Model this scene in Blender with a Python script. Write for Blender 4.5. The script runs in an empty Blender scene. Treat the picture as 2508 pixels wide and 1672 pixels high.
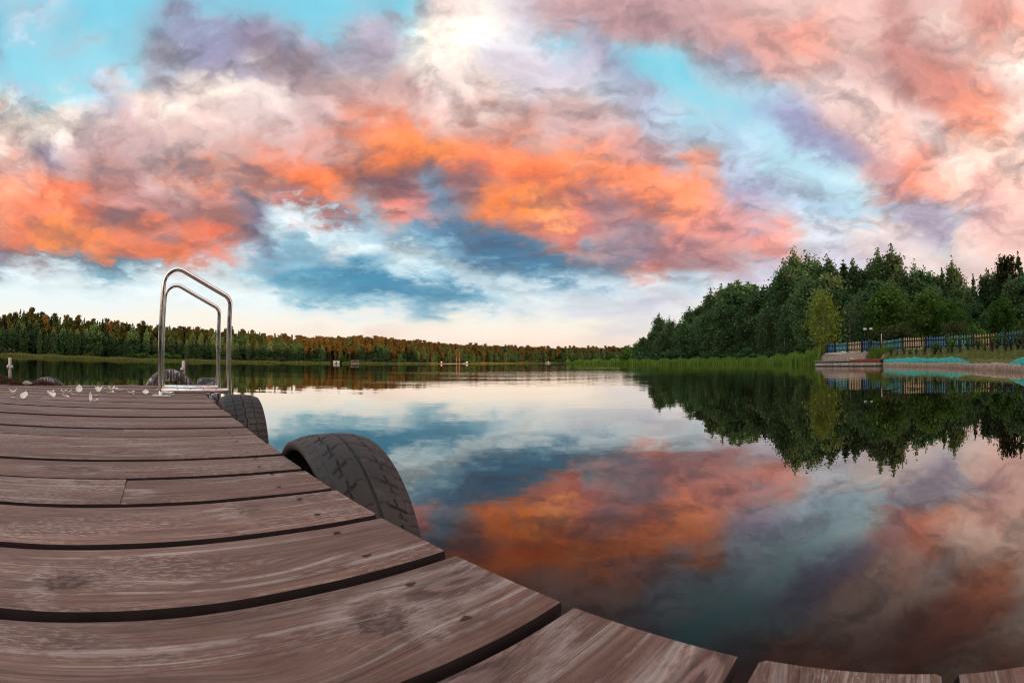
import bpy, bmesh, math, random
import numpy as np
from mathutils import Vector, Matrix
R = math.radians
scene = bpy.context.scene
COL = scene.collection

# ------------------------------------------------------------------ camera
PITCH = .18                                  # plank pitch of the dock (m)
CAM_H = PITCH/.7872                          # lens above the boards
DECK_Z = .50                                 # boards above the water
cam = bpy.data.cameras.new('camera')
cam_ob = bpy.data.objects.new('camera', cam)
COL.objects.link(cam_ob)
scene.camera = cam_ob
cam.type = 'PANO'                            # the photograph is a fisheye frame
cam.panorama_type = 'FISHEYE_LENS_POLYNOMIAL'
cam.sensor_fit = 'HORIZONTAL'
cam.sensor_width = 36
cam.sensor_height = 24
cam.fisheye_fov = math.pi
cam.fisheye_polynomial_k0 = 0
cam.fisheye_polynomial_k1 = -6.53356e-2
cam.fisheye_polynomial_k2 = -1.29317e-5
cam.fisheye_polynomial_k3 = -2.70527e-6
cam.fisheye_polynomial_k4 = -9.9244e-8
cam.clip_start = .01
cam.clip_end = 20000
cam.dof.use_dof = True
cam.dof.focus_distance = 2.6
cam.dof.aperture_fstop = 13.0
cam.lens = 16
_RW = Matrix(((.99998800, .00489998, 0), (.00023951, -.04887993, -.99880463), (-.00489412, .99879264, -.04888051)))
cam_ob.matrix_world = Matrix.Translation((0, 0, DECK_Z + CAM_H)) @ _RW.to_4x4()

# ------------------------------------------------------------------ sky (world)
scene.view_settings.view_transform = 'Standard'
scene.view_settings.look = 'None'
scene.view_settings.exposure = 0
scene.view_settings.gamma = 1
scene.render.film_transparent = False
scene.cycles.filter_width = 1.1

class NT:
    """small helper to write node trees"""
    def __init__(s, tree):
        s.t = tree; s.n = tree.nodes; s.l = tree.links; s.later = None
    def new(s, typ, **kw):
        n = s.n.new(typ)
        for k, v in kw.items(): setattr(n, k, v)
        return n
    def set(s, sock, v):
        if isinstance(v, bpy.types.NodeSocket):
            if s.later is None: s.l.new(v, sock)
            else: s.later.append((v, sock))
        elif v is not None: sock.default_value = v
    def math(s, op, a, b=None, c=None, clamp=False):
        n = s.new('ShaderNodeMath', operation=op, use_clamp=clamp)
        for i, v in enumerate((a, b, c)): s.set(n.inputs[i], v)
        return n.outputs[0]
    def vmath(s, op, a, b=None, scale=None):
        n = s.new('ShaderNodeVectorMath', operation=op)
        s.set(n.inputs[0], a)
        if b is not None: s.set(n.inputs[1], b)
        if scale is not None: s.set(n.inputs['Scale'], scale)
        return n.outputs['Value'] if op in ('DOT_PRODUCT', 'LENGTH', 'DISTANCE') else n.outputs[0]
    def mix(s, f, a, b, blend='MIX'):
        n = s.new('ShaderNodeMix', data_type='RGBA', blend_type=blend)
        s.set(n.inputs[0], f); s.set(n.inputs[6], a); s.set(n.inputs[7], b)
        return n.outputs[2]
    def mapr(s, v, a, b, c=0., d=1., smooth=False):
        n = s.new('ShaderNodeMapRange', interpolation_type='SMOOTHSTEP' if smooth else 'LINEAR', clamp=True)
        for k, x in enumerate((v, a, b, c, d)): s.set(n.inputs[k], x)
        return n.outputs[0]
    def noise(s, vec, scale, detail=4, rough=.55, dist=0., dims='3D', color=False):
        n = s.new('ShaderNodeTexNoise', noise_dimensions=dims)
        s.set(n.inputs['Vector'], vec); s.set(n.inputs['Scale'], scale); s.set(n.inputs['Detail'], detail)
        s.set(n.inputs['Roughness'], rough); s.set(n.inputs['Distortion'], dist)
        return n.outputs[1 if color else 0]
    def ramp(s, f, stops, interp='LINEAR'):
        n = s.new('ShaderNodeValToRGB'); cr = n.color_ramp; cr.interpolation = interp
        s.set(n.inputs[0], f)
        cr.elements[0].position, cr.elements[0].color = stops[0]
        cr.elements[1].position, cr.elements[1].color = stops[-1]
        for p, c in stops[1:-1]:
            e = cr.elements.new(p); e.color = c
        return n.outputs[0]
    def sep(s, v):
        n = s.new('ShaderNodeSeparateXYZ'); s.set(n.inputs[0], v); return n.outputs
    def comb(s, x, y, z=0.):
        n = s.new('ShaderNodeCombineXYZ')
        for i, v in enumerate((x, y, z)): s.set(n.inputs[i], v)
        return n.outputs[0]

def lin(c):
    return tuple((v/12.92 if v <= .04045 else ((v + .055)/1.055)**2.4) for v in c)

# The clouds, listed as soft patches on an azimuthal chart of the sky centred on the lake's axis
# (chart units; colours 0-255). The chart is read out at even steps of azimuth and elevation into colour ramps.
def chart_of(azd, eld):
    a, e = np.radians(azd), np.radians(np.maximum(eld, .6))
    d = np.stack([np.sin(a)*np.cos(e), np.cos(a)*np.cos(e), np.sin(e)], -1) @ np.array(_RW)
    t = np.arccos(np.clip(-d[..., 2], -1, 1)); u = t.copy()
    for _ in range(20): u -= (u + .0161*u**3 + .0016*u**5 - t)/(1 + .0483*u*u + .008*u**4)
    q = np.hypot(d[..., 0], d[..., 1]) + 1e-9
    return np.clip(1254 + 1065.8*u*d[..., 0]/q, 0, 2508), np.clip(836 - 1065.8*u*d[..., 1]/q, 0, 884)
SKY_AZ = np.concatenate([np.linspace(-96, -32, 32), np.linspace(-32, 32, 32), np.linspace(32, 96, 32)])
SKY_EL = [0, 1, 2, 3, 4.2] + list(np.arange(5.5, 51, 1.5))
X, Y = chart_of(*np.meshgrid(SKY_AZ, SKY_EL))
_ys = [0, 200, 400, 620, 700, 760, 800, 840, 880]
_cs = [(138,211,232), (168,224,238), (196,232,241), (220,241,246), (234,245,246), (242,244,242), (246,240,232), (245,229,217), (240,213,201)]
img = np.stack([np.interp(Y, _ys, [c[i] for c in _cs]) for i in range(3)], -1)
def E(x, y, rx, ry, c, a=1., ang=0, soft=.58):           # elliptical patch
    global img
    t = math.radians(ang); ex, ey = X - x, Y - y
    r = np.hypot((ex*math.cos(t) + ey*math.sin(t))/rx, (-ex*math.sin(t) + ey*math.cos(t))/ry)
    k = np.clip((1 + soft - r)/(2*soft), 0, 1); k = (k*k*(3 - 2*k)*a)[..., None]
    img = img*(1 - k) + np.array(c, float)*k
def Pg(pts, c, a=1., soft=25):                          # polygonal cloud bank with a soft rim
    global img
    P = np.array(pts, float); n = len(P); ins = np.zeros(X.shape, bool); dmin = np.full(X.shape, 1e9)
    for i in range(n):
        p, q = P[i], P[(i + 1) % n]
        ins ^= ((p[1] > Y) != (q[1] > Y)) & (X < (q[0] - p[0])*(Y - p[1])/(q[1] - p[1] + 1e-9) + p[0])
        pq = q - p; t = np.clip(((X - p[0])*pq[0] + (Y - p[1])*pq[1])/(pq @ pq + 1e-9), 0, 1)
        dmin = np.minimum(dmin, np.hypot(X - p[0] - t*pq[0], Y - p[1] - t*pq[1]))
    k = np.clip(.5 + np.where(ins, dmin, -dmin)/(2*soft), 0, 1); k = (k*k*(3 - 2*k)*a)[..., None]
    img = img*(1 - k) + np.array(c, float)*k
# ---- big masses
Pg([(-80,330),(0,255),(90,215),(180,215),(340,165),(480,150),(830,180),(1000,170),(1350,140),(1560,260),(1660,330),(1740,420),(1800,560),(1820,650),(1600,660),(1420,650),(1330,560),(1180,560),(1000,500),(840,480),(700,510),(640,470),(620,600),(520,640),(300,640),(-80,625)],(210,182,182),1,30)
Pg([(1230,-60),(2600,-60),(2600,760),(2150,700),(2000,560),(2300,480),(2120,440),(2050,330),(1960,290),(1850,150),(1700,110),(1520,70),(1380,50)],(226,196,190),1,35)
# ---- left: wisps
E(85,11,70,24,(214,204,218),.8); E(187,80,45,24,(190,208,222),.8); E(248,71,20,13,(212,206,217),.8); E(0,107,12,26,(150,142,170),.9); E(58,187,42,28,(192,182,200),.7); E(250,178,48,18,(195,196,215),.7); E(150,60,40,12,(190,210,224),.5)
# dark mauve upper cloud
E(600,100,230,80,(185,178,196),.9,5); E(446,58,75,48,(158,165,188)); E(558,90,105,55,(152,150,178)); E(650,105,80,55,(162,153,174)); E(513,147,42,30,(166,156,174)); E(759,156,60,45,(180,160,170)); E(803,85,45,40,(190,180,198)); E(384,120,38,30,(200,192,206)); E(550,60,22,10,(190,205,220),.6); E(700,140,80,40,(178,160,172),.8)
E(820,40,60,30,(150,212,230),.6);E(760,30,50,20,(140,210,230),.8)
# white crest
E(558,192,120,34,(255,247,240)); E(470,172,45,22,(253,240,232)); E(650,210,70,40,(240,228,228)); E(800,230,60,60,(215,195,200)); E(830,130,30,40,(225,215,222),.7)
E(103,254,80,46,(255,250,243)); E(27,305,55,48,(253,236,224)); E(156,270,42,40,(250,239,232)); E(433,250,52,34,(255,252,246)); E(245,310,32,40,(246,233,229)); E(357,225,65,26,(242,228,218)); E(230,215,50,22,(205,205,215)); E(390,200,30,18,(245,230,220))
E(120,335,45,42,(174,166,190)); E(250,242,62,24,(197,192,206)); E(420,183,38,22,(190,181,202)); E(290,348,95,50,(206,182,188),.8); E(90,384,60,28,(206,168,168)); E(45,402,60,40,(226,182,168)); E(250,424,120,45,(196,158,154),.9); E(380,402,48,60,(206,186,192)); E(312,402,40,40,(196,158,154)); E(560,300,100,60,(214,194,194),.8); E(700,300,90,60,(212,182,180),.8); E(620,260,80,40,(222,210,214),.7); E(480,300,60,40,(228,206,200),.7)
E(424,393,40,14,(240,168,130)); E(549,402,42,18,(236,158,118)); E(513,446,65,20,(226,152,122)); E(640,400,60,30,(204,160,146),.8); E(600,360,90,30,(206,172,164),.8)
E(45,455,90,45,(246,178,138)); E(156,473,140,34,(230,132,90)); E(357,513,130,48,(172,134,134)); E(513,491,115,34,(168,128,124)); E(446,536,60,40,(162,132,138)); E(330,460,70,30,(196,150,146),.8)
E(40,520,80,40,(246,160,115)); E(40,600,70,22,(112,106,126)); E(156,600,70,22,(140,106,108)); E(285,598,55,32,(152,104,104)); E(185,550,120,38,(255,163,92)); E(120,570,60,25,(255,160,88)); E(250,575,60,26,(255,158,92)); E(45,560,26,46,(238,142,98)); E(80,600,18,20,(150,112,115),.9)
E(424,585,82,32,(250,142,84)); E(348,598,50,24,(240,136,88)); E(558,616,42,18,(235,142,120)); E(527,549,52,36,(236,132,92)); E(480,600,25,20,(160,115,120),.8); E(300,545,60,20,(235,140,95),.8); E(500,590,40,14,(238,140,98),.8)
E(134,622,170,13,(94,126,150)); E(268,645,66,19,(74,132,160)); E(402,630,75,11,(128,178,200)); E(60,618,60,12,(110,122,145)); E(330,632,60,14,(110,160,185),.8)
E(611,451,40,40,(162,152,168)); E(625,522,44,62,(112,106,130)); E(650,589,46,48,(128,150,176)); E(675,480,26,50,(188,222,236)); E(602,589,24,20,(226,240,246)); E(714,530,70,34,(236,246,249)); E(735,594,42,26,(122,172,196)); E(780,600,40,16,(140,185,205)); E(820,612,28,14,(220,178,176)); E(690,560,24,30,(200,228,238)); E(790,545,60,30,(225,240,246)); E(640,640,28,10,(215,175,175),.7)
E(714,402,95,38,(236,142,98)); E(759,446,98,38,(246,142,82)); E(768,497,64,16,(226,122,82)); E(692,370,60,25,(216,152,128)); E(759,312,60,25,(224,166,148),.7); E(700,480,50,18,(170,125,135),.9); E(830,495,60,20,(140,130,150)); E(820,415,40,20,(225,135,90))
# ---- centre
E(903,9,60,14,(140,212,231)); E(1001,38,32,42,(104,203,228)); E(960,20,40,20,(150,210,228),.7)
E(925,54,66,44,(186,172,188)); E(890,112,60,45,(190,176,192)); E(983,140,48,38,(186,162,168)); E(870,60,40,40,(200,190,204),.7); E(1070,20,50,16,(215,205,215),.8)
E(1215,90,90,70,(226,218,226)); E(1125,105,140,95,(255,250,246)); E(1126,62,135,58,(255,253,249)); E(1086,120,95,58,(255,249,245)); E(1122,160,85,45,(250,239,236)); E(1200,40,62,32,(255,253,250)); E(1035,80,40,40,(255,247,240)); E(1060,150,60,36,(246,230,228)); E(1230,118,45,45,(226,222,232)); E(1265,160,90,50,(216,206,216)); E(1170,210,90,40,(236,222,220))
E(1113,4,80,10,(236,216,216)); E(1327,27,120,28,(206,192,207)); E(1505,22,220,36,(201,167,172)); E(1600,45,130,38,(194,160,168)); E(1330,95,20,13,(152,206,228)); E(1290,60,60,25,(214,212,222),.8)
E(1430,112,62,58,(186,178,198)); E(1456,134,36,40,(168,158,180)); E(1380,140,60,40,(205,202,216)); E(1532,89,58,26,(176,222,236)); E(1572,120,84,42,(130,214,233)); E(1617,150,75,50,(138,216,234)); E(1655,215,50,60,(150,219,235)); E(1640,100,70,30,(186,214,228),.9); E(1500,140,30,60,(165,185,208),.8)
E(1430,205,38,30,(226,239,246)); E(1327,201,90,46,(216,207,217)); E(1528,214,62,55,(180,180,202)); E(1496,280,42,18,(206,216,227)); E(1595,268,80,55,(186,196,217)); E(1639,320,70,40,(192,192,212)); E(1640,280,40,40,(205,222,234),.8); E(1480,190,30,40,(195,205,220),.7)
E(880,214,105,60,(214,182,180)); E(992,200,70,50,(204,170,168)); E(970,262,110,40,(224,192,184)); E(1148,240,110,44,(234,214,210)); E(1215,275,140,40,(214,166,152)); E(1305,290,90,35,(220,174,158)); E(1416,277,100,46,(214,188,190)); E(1490,339,100,40,(224,172,160)); E(1030,300,120,30,(216,160,138),.9); E(1560,380,70,40,(212,170,172))
E(903,300,115,32,(226,144,106)); E(1037,355,150,40,(255,158,86)); E(1104,345,60,34,(255,166,92)); E(1215,352,95,48,(236,144,100)); E(1305,372,115,38,(250,156,98)); E(1394,384,95,42,(255,166,108)); E(1461,418,95,34,(255,157,98)); E(1550,437,105,40,(255,160,104)); E(1617,455,66,48,(255,166,114)); E(1655,520,44,60,(250,162,128)); E(1260,408,110,18,(236,128,76)); E(880,402,66,28,(222,134,90)); E(1010,400,56,26,(240,140,78)); E(950,370,60,26,(246,146,84)); E(1150,395,60,22,(222,124,80))
E(970,436,85,44,(142,108,114)); E(903,446,50,34,(152,118,120)); E(1081,415,95,18,(150,116,122)); E(1139,446,44,50,(150,116,124)); E(1068,458,42,44,(128,158,184)); E(1104,495,42,40,(114,140,166)); E(1184,506,36,36,(140,112,124)); E(1350,440,110,18,(196,120,92),.9); E(1430,482,52,56,(152,128,144)); E(1505,500,95,38,(176,142,148)); E(1474,531,70,28,(166,128,134)); E(1560,480,60,20,(200,130,110),.8); E(1250,440,90,14,(226,126,76),.9)
E(1282,482,120,44,(255,163,92)); E(1340,500,60,32,(255,180,112)); E(1225,480,60,30,(240,144,76)); E(1400,460,40,30,(200,140,130),.8); E(1425,495,20,36,(246,152,114)); E(1273,528,100,11,(152,106,108)); E(1215,520,30,16,(170,120,120),.8); E(1336,560,85,28,(236,142,104)); E(1407,558,52,28,(202,132,124)); E(1380,528,40,14,(180,120,115),.8)
E(939,491,48,19,(240,152,120)); E(992,493,42,22,(246,156,128)); E(1059,506,32,14,(214,176,182)); E(881,486,40,28,(152,190,211)); E(1000,470,30,18,(220,130,110),.9); E(1035,500,24,18,(230,170,165),.8)
E(947,549,115,28,(152,186,206)); E(1104,558,125,34,(96,132,162)); E(1215,589,115,34,(88,120,150)); E(1171,537,60,20,(110,140,166)); E(1037,535,52,24,(104,145,171)); E(1282,625,190,28,(86,128,158)); E(1372,660,120,22,(78,126,158)); E(1439,616,60,24,(122,150,172)); E(1060,600,80,24,(150,190,210)); E(1000,565,60,16,(130,170,192),.8)
E(903,596,85,28,(241,250,252)); E(979,622,62,18,(236,246,249)); E(860,560,40,20,(215,235,243),.8); E(894,634,40,16,(120,176,200)); E(930,615,20,14,(150,190,208),.8)
E(1572,558,72,48,(152,142,162)); E(1617,600,85,44,(152,122,134)); E(1505,576,62,28,(202,168,174)); E(1452,625,28,14,(216,168,158)); E(1577,652,58,22,(240,142,112)); E(1660,560,44,40,(244,164,140)); E(1530,610,40,24,(130,135,158),.8); E(1500,640,40,16,(110,150,176),.9)
# ---- lower centre
E(640,655,110,22,(150,196,212),.9,8); E(800,670,150,30,(84,146,176),.95,6); E(970,690,190,34,(80,142,174),1,7); E(1104,712,110,26,(92,148,178),1,8); E(760,720,90,16,(120,176,198),.9,12); E(1040,756,60,12,(120,170,192),.9,10); E(690,690,70,18,(125,180,202),.9,14); E(900,735,80,12,(140,190,208),.7,8)
E(1150,655,120,12,(218,237,243),.9,14); E(1240,690,110,12,(222,236,241),.8,10); E(1280,668,90,12,(146,188,206),.8,8); E(1230,735,70,12,(196,212,222),.7,10); E(1340,712,70,12,(190,208,220),.8,10); E(1330,768,40,9,(200,205,215),.8,14); E(1180,740,60,9,(150,190,205),.8,6); E(1260,755,30,8,(170,195,208),.7,20)
E(1595,690,80,14,(236,246,249)); E(1480,700,110,22,(196,214,226),.9,8); E(1480,742,90,14,(212,210,220),.9,6); E(1560,765,100,16,(206,206,220),.9,4); E(1500,800,70,9,(205,202,214),.8); E(1450,825,50,5,(180,192,206),.8); E(1550,815,80,10,(206,206,220),.85); E(1420,760,60,10,(208,214,224),.7,12); E(1620,720,60,16,(190,186,202),.9); E(1560,845,60,5,(216,205,210),.7)
E(810,790,55,4,(232,214,212),.8,4); E(900,805,60,5,(228,212,214),.7,6); E(970,812,50,4,(232,212,208),.7,4); E(760,808,30,3,(220,215,218),.6)
# ---- right
E(1739,45,135,45,(200,166,168)); E(1806,112,95,28,(174,160,180)); E(1940,58,115,38,(250,182,158)); E(2007,94,66,28,(248,180,152)); E(1873,129,42,28,(230,182,174)); E(2074,150,85,34,(206,168,166)); E(2118,89,90,55,(226,194,186)); E(2208,67,62,58,(208,166,158)); E(2230,150,85,80,(196,148,142)); E(2319,67,48,52,(240,216,208)); E(2408,45,52,60,(226,164,146)); E(2475,67,40,60,(246,184,156)); E(2455,140,75,50,(248,226,216)); E(2466,138,44,32,(255,251,247)); E(2297,205,95,60,(206,148,134)); E(2364,255,62,50,(236,158,124)); E(2408,300,62,38,(252,196,158)); E(2050,30,60,30,(232,194,186)); E(2400,110,50,40,(236,190,172),.8); E(1850,60,80,30,(228,178,164),.8)
E(1761,178,95,48,(190,211,226)); E(1690,175,18,48,(124,212,233),.95,-25); E(1717,236,84,34,(154,220,236)); E(1806,277,75,46,(160,221,237)); E(1860,339,70,55,(186,230,243)); E(1945,400,75,65,(192,229,241)); E(2000,445,60,40,(196,230,241)); E(1720,290,50,50,(190,214,228),.9); E(1890,200,70,40,(178,200,222),.9); E(1820,215,60,28,(186,214,230),.8)
E(1917,268,92,46,(170,186,212)); E(1984,305,74,48,(154,150,181)); E(2051,345,64,40,(160,160,191)); E(2051,263,66,34,(216,182,184)); E(1960,220,60,30,(196,186,204),.8); E(2080,300,50,30,(200,165,172),.8)
E(2051,205,105,38,(240,216,214)); E(2141,268,112,46,(248,221,212)); E(2208,335,92,48,(245,206,192)); E(2140,160,60,24,(220,186,180),.7); E(2190,402,100,56,(236,163,134)); E(2246,437,80,34,(246,162,124)); E(2130,390,50,44,(206,162,162)); E(2175,460,60,26,(190,154,168)); E(2341,424,80,55,(248,206,184)); E(2431,379,100,80,(250,221,207)); E(2475,469,60,60,(252,216,198)); E(2283,303,36,46,(226,222,232),.7); E(2408,445,46,44,(240,188,170)); E(2386,490,70,40,(222,180,180)); E(2498,268,40,70,(252,226,212)); E(2340,330,50,40,(244,214,202),.8)
E(2275,527,105,44,(181,167,188)); E(2355,513,40,24,(216,232,242),.85,25); E(2163,492,70,34,(190,196,217)); E(2074,491,80,38,(192,221,236)); E(1984,505,80,40,(178,203,222)); E(1761,424,84,66,(176,176,202)); E(1851,440,84,38,(176,176,200)); E(1806,475,66,36,(178,168,192)); E(1739,335,70,55,(178,202,222)); E(1800,370,60,40,(196,214,230),.8); E(1740,400,18,12,(200,222,235),.8); E(1930,470,60,36,(190,200,220),.8)
E(1695,430,42,72,(255,164,120)); E(1681,475,50,50,(255,170,110)); E(1761,527,94,42,(246,166,142)); E(1851,540,84,40,(226,168,164)); E(1904,580,70,40,(250,166,138)); E(1920,612,50,26,(246,162,138)); E(1717,580,70,30,(226,168,154)); E(1784,625,115,28,(186,144,146)); E(1699,600,60,24,(172,134,140)); E(1873,632,60,22,(202,192,207)); E(1726,683,64,18,(221,241,249)); E(1672,669,50,24,(160,191,207)); E(1840,670,90,26,(192,184,200)); E(1800,510,40,20,(210,180,190),.7)
E(2029,580,95,40,(206,207,222)); E(2118,549,64,34,(236,218,218)); E(2208,576,80,34,(220,207,218)); E(2341,602,80,34,(226,236,242)); E(2408,580,64,44,(240,208,199)); E(2475,616,60,50,(250,216,203)); E(1984,560,66,24,(226,227,235)); E(1950,660,80,40,(200,205,222)); E(2100,620,120,40,(214,206,218)); E(2250,640,120,40,(232,218,222)); E(2060,540,40,20,(225,236,243),.7); E(2450,540,50,30,(240,200,190),.8)
Pg([(1700,720),(2600,660),(2600,1000),(1800,1000),(1750,800)],(226,216,220),.9,110)

_o = np.clip((img[..., 0] - img[..., 2])/150., 0, 1)[..., None]        # warm patches lean to coral
img = img*(1 - _o*np.array([0, .03, -.12]))*np.where(img[..., :1] > img[..., 2:], np.array([1.015, 1., .96]), 1.)
for _ax in (0, 1):                                                       # soften the patch rims a little
    _p = np.pad(img, [(1, 1) if k == _ax else (0, 0) for k in range(3)], mode='edge')
    img = .72*img + .14*(np.take(_p, range(0, img.shape[_ax]), _ax) + np.take(_p, range(2, img.shape[_ax] + 2), _ax))
SKY_ROWS = (np.clip(img, 0, 255)/255.)**1.12
world = bpy.data.worlds.new('World')
world.use_nodes = True
w = NT(world.node_tree); w.n.clear()
tc = w.new('ShaderNodeTexCoord')
dirv = w.vmath('NORMALIZE', tc.outputs['Generated'])
dx, dy, dz = w.sep(dirv)
az = w.math('MULTIPLY', w.math('ARCTAN2', dx, dy), 180/math.pi)
el = w.math('MULTIPLY', w.math('ARCSINE', w.math('MINIMUM', dz, .9999)), 180/math.pi)
el = w.math('ABSOLUTE', el)
# billowing: a flat cloud layer seen in perspective; rounded heads (cells) over soft turbulence
flat = w.math('ADD', w.math('ABSOLUTE', dz), .24)
plane = w.vmath('DIVIDE', dirv, w.comb(flat, flat, 1.))
plane = w.vmath('MULTIPLY', plane, (1, 1, 0))
w1 = w.vmath('SUBTRACT', w.noise(plane, 2.6, 5, .55, dims='2D', color=True), (.5, .5, .5))
w2 = w.vmath('SUBTRACT', w.noise(w.vmath('ADD', plane, (7.3, 1.1, 0)), 8., 6, .60, dims='2D', color=True), (.5, .5, .5))
def heads(p, scale, detail=3., rough=.52):
    v = w.new('ShaderNodeTexVoronoi', feature='SMOOTH_F1', voronoi_dimensions='2D')
    w.set(v.inputs['Vector'], p); v.inputs['Scale'].default_value = scale; v.inputs['Detail'].default_value = detail
    v.inputs['Roughness'].default_value = rough; v.inputs['Lacunarity'].default_value = 2.15; v.inputs['Smoothness'].default_value = .45
    return w.math('SUBTRACT', .5, v.outputs['Distance'])
wp = w.vmath('ADD', plane, w.vmath('ADD', w.vmath('SCALE', w1, scale=.30), w.vmath('SCALE', w2, scale=.12)))
hd = heads(wp, 3.6, 3.6)
rn1 = w.noise(wp, 3.1, 7, .52, dims='2D'); rn2 = w.noise(w.vmath('ADD', w.vmath('SCALE', wp, scale=.955), (.020, 0, 0)), 3.1, 7, .52, dims='2D')
relief = w.math('SUBTRACT', rn1, rn2)                    # lit side of each billow minus its shaded side
wx, wy, wz = w.sep(w.vmath('ADD', w.vmath('SCALE', w1, scale=7.), w.vmath('SCALE', w2, scale=4.5)))
amp = w.mapr(el, 0., 17., .05, 1.)
az2 = w.math('ADD', az, w.math('ADD', w.math('MULTIPLY', wx, w.mapr(el, 0, 14, .35, 1.)), w.math('MULTIPLY', hd, w.math('MULTIPLY', amp, 1.5))))
el2 = w.math('ADD', el, w.math('MULTIPLY', w.math('SUBTRACT', w.math('MULTIPLY', wy, .9), w.math('MULTIPLY', hd, 3.2)), amp))
f0 = w.mapr(az2, -96, -32); f1 = w.mapr(az2, -32, 32); f2 = w.mapr(az2, 32, 96)
s1 = w.math('GREATER_THAN', az2, -32); s2 = w.math('GREATER_THAN', az2, 32)
def sky_row(i, cs):
    """one elevation: three ramps side by side, kept in a small group of its own"""
    g = bpy.data.node_groups.new('sky row', 'ShaderNodeTree'); q = NT(g); q.later = []
    for nm in ('a', 'b', 'c', 'd', 'e'): g.interface.new_socket(nm, in_out='INPUT', socket_type='NodeSocketFloat')
    g.interface.new_socket('colour', in_out='OUTPUT', socket_type='NodeSocketColor')
    gi = q.new('NodeGroupInput').outputs
    part = [q.ramp(gi[j], [(k/31, cs[j*32+k]) for k in range(32)]) for j in range(3)]
    rc = q.mix(gi[4], q.mix(gi[3], part[0], part[1]), part[2])
    q.set(q.new('NodeGroupOutput').inputs[0], rc)
    for a_, b_ in q.later: q.l.new(a_, b_)
    n = w.new('ShaderNodeGroup'); n.node_tree = g
    for k, v in enumerate((f0, f1, f2, s1, s2)): w.set(n.inputs[k], v)
    return n.outputs[0]
colr = None
for i, row in enumerate(SKY_ROWS):
    rc = sky_row(i, [lin(c) + (1,) for c in row.tolist()])
    colr = rc if colr is None else w.mix(w.mapr(el2, SKY_EL[i-1], SKY_EL[i]), colr, rc)
# light and dark folds inside the clouds, none in the clear blue
cr_, cg_, cb_ = w.sep(colr)
clear = w.mapr(w.math('SUBTRACT', cb_, cr_), .20, .46, 1., .12, True)
fine = w.noise(w.vmath('ADD', plane, w.vmath('SCALE', w1, scale=.3)), 7., 9, .60, dims='2D')
fold = w.math('ADD', w.math('MULTIPLY', relief, 1.6), w.math('ADD', w.math('MULTIPLY', w.math('SUBTRACT', rn1, .5), .42), w.math('MULTIPLY', w.math('SUBTRACT', fine, .5), .30)))
fold = w.math('MULTIPLY', fold, w.math('MULTIPLY', clear, w.mapr(el, 6., 19.)))
shade = w.math('MAXIMUM', w.math('MULTIPLY', fold, -1.05), 0.)
colr = w.mix(w.math('MINIMUM', shade, .6), w.vmath('SCALE', colr, scale=w.math('ADD', 1.06, fold)), (.19, .165, .215, 1))
# overhead and the bright western half behind the camera
top = w.mapr(el, 46, 70, smooth=True)
colr = w.mix(top, colr, (.66, .70, .76, 1))
west = w.ramp(w.mapr(el, 0, 90), [(0, (1.9, 1.35, .95, 1)), (.12, (1.8, 1.45, 1.2, 1)), (.35, (1.4, 1.28, 1.2, 1)), (.7, (.95, .95, 1.0, 1)), (1, (.66, .70, .76, 1))])
colr = w.mix(w.mapr(w.math('ABSOLUTE', az), 92, 125, smooth=True), colr, west)
bg = w.new('ShaderNodeBackground'); w.set(bg.inputs['Color'], colr); bg.inputs['Strength'].default_value = 1.0
w.l.new(bg.outputs[0], w.new('ShaderNodeOutputWorld').inputs[0])
scene.world = world
world.cycles.sampling_method = 'MANUAL'
world.cycles.sample_map_resolution = 512


# ------------------------------------------------------------------ sun: just set behind the wood on the near shore
SUN_AZ, SUN_EL = 147., 1.3                   # where the sun stands (degrees, from the lake's axis to the right)
sun = bpy.data.lights.new('sun', 'SUN'); sun.energy = 5.0; sun.angle = R(.5); sun.color = (1, .50, .22)
sun_ob = bpy.data.objects.new('sun', sun); COL.objects.link(sun_ob)
_sd = Vector((math.sin(R(SUN_AZ))*math.cos(R(SUN_EL)), math.cos(R(SUN_AZ))*math.cos(R(SUN_EL)), math.sin(R(SUN_EL))))
sun_ob.rotation_euler = _sd.to_track_quat('Z', 'Y').to_euler()

# ------------------------------------------------------------------ helpers
def tag(o, label=None, cat=None, group=None, kind=None):
    for k, v in (('label', label), ('category', cat), ('group', group), ('kind', kind)):
        if v: o[k] = v
    return o
def empty(name, loc=(0, 0, 0), rot=None, label=None, cat=None, group=None):
    o = bpy.data.objects.new(name, None); COL.objects.link(o); o.empty_display_size = .1
    o.location = loc
    if rot is not None: o.rotation_euler = rot
    return tag(o, label, cat, group)
def mesh(name, verts, faces, mats, parent=None, smooth=False, midx=None):
    me = bpy.data.meshes.new(name)
    verts = np.asarray(verts, np.float32)
    fl = [len(f) for f in faces] if not isinstance(faces, np.ndarray) else [faces.shape[1]]*len(faces)
    flat = np.concatenate([np.asarray(f, np.int32).ravel() for f in faces]) if not isinstance(faces, np.ndarray) else faces.astype(np.int32).ravel()
    me.vertices.add(len(verts)); me.vertices.foreach_set('co', verts.ravel())
    me.loops.add(len(flat)); me.loops.foreach_set('vertex_index', flat)
    me.polygons.add(len(fl))
    st = np.concatenate([[0], np.cumsum(fl)[:-1]]).astype(np.int32)
    me.polygons.foreach_set('loop_start', st); me.polygons.foreach_set('loop_total', np.array(fl, np.int32))
    for m in (mats if isinstance(mats, (list, tuple)) else [mats]): me.materials.append(m)
    if midx is not None: me.polygons.foreach_set('material_index', np.asarray(midx, np.int32))
    me.polygons.foreach_set('use_smooth', np.full(len(fl), bool(smooth)))
    me.update(calc_edges=True); me.validate()
    o = bpy.data.objects.new(name, me); COL.objects.link(o)
    if parent is not None: o.parent = parent
    return o
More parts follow.
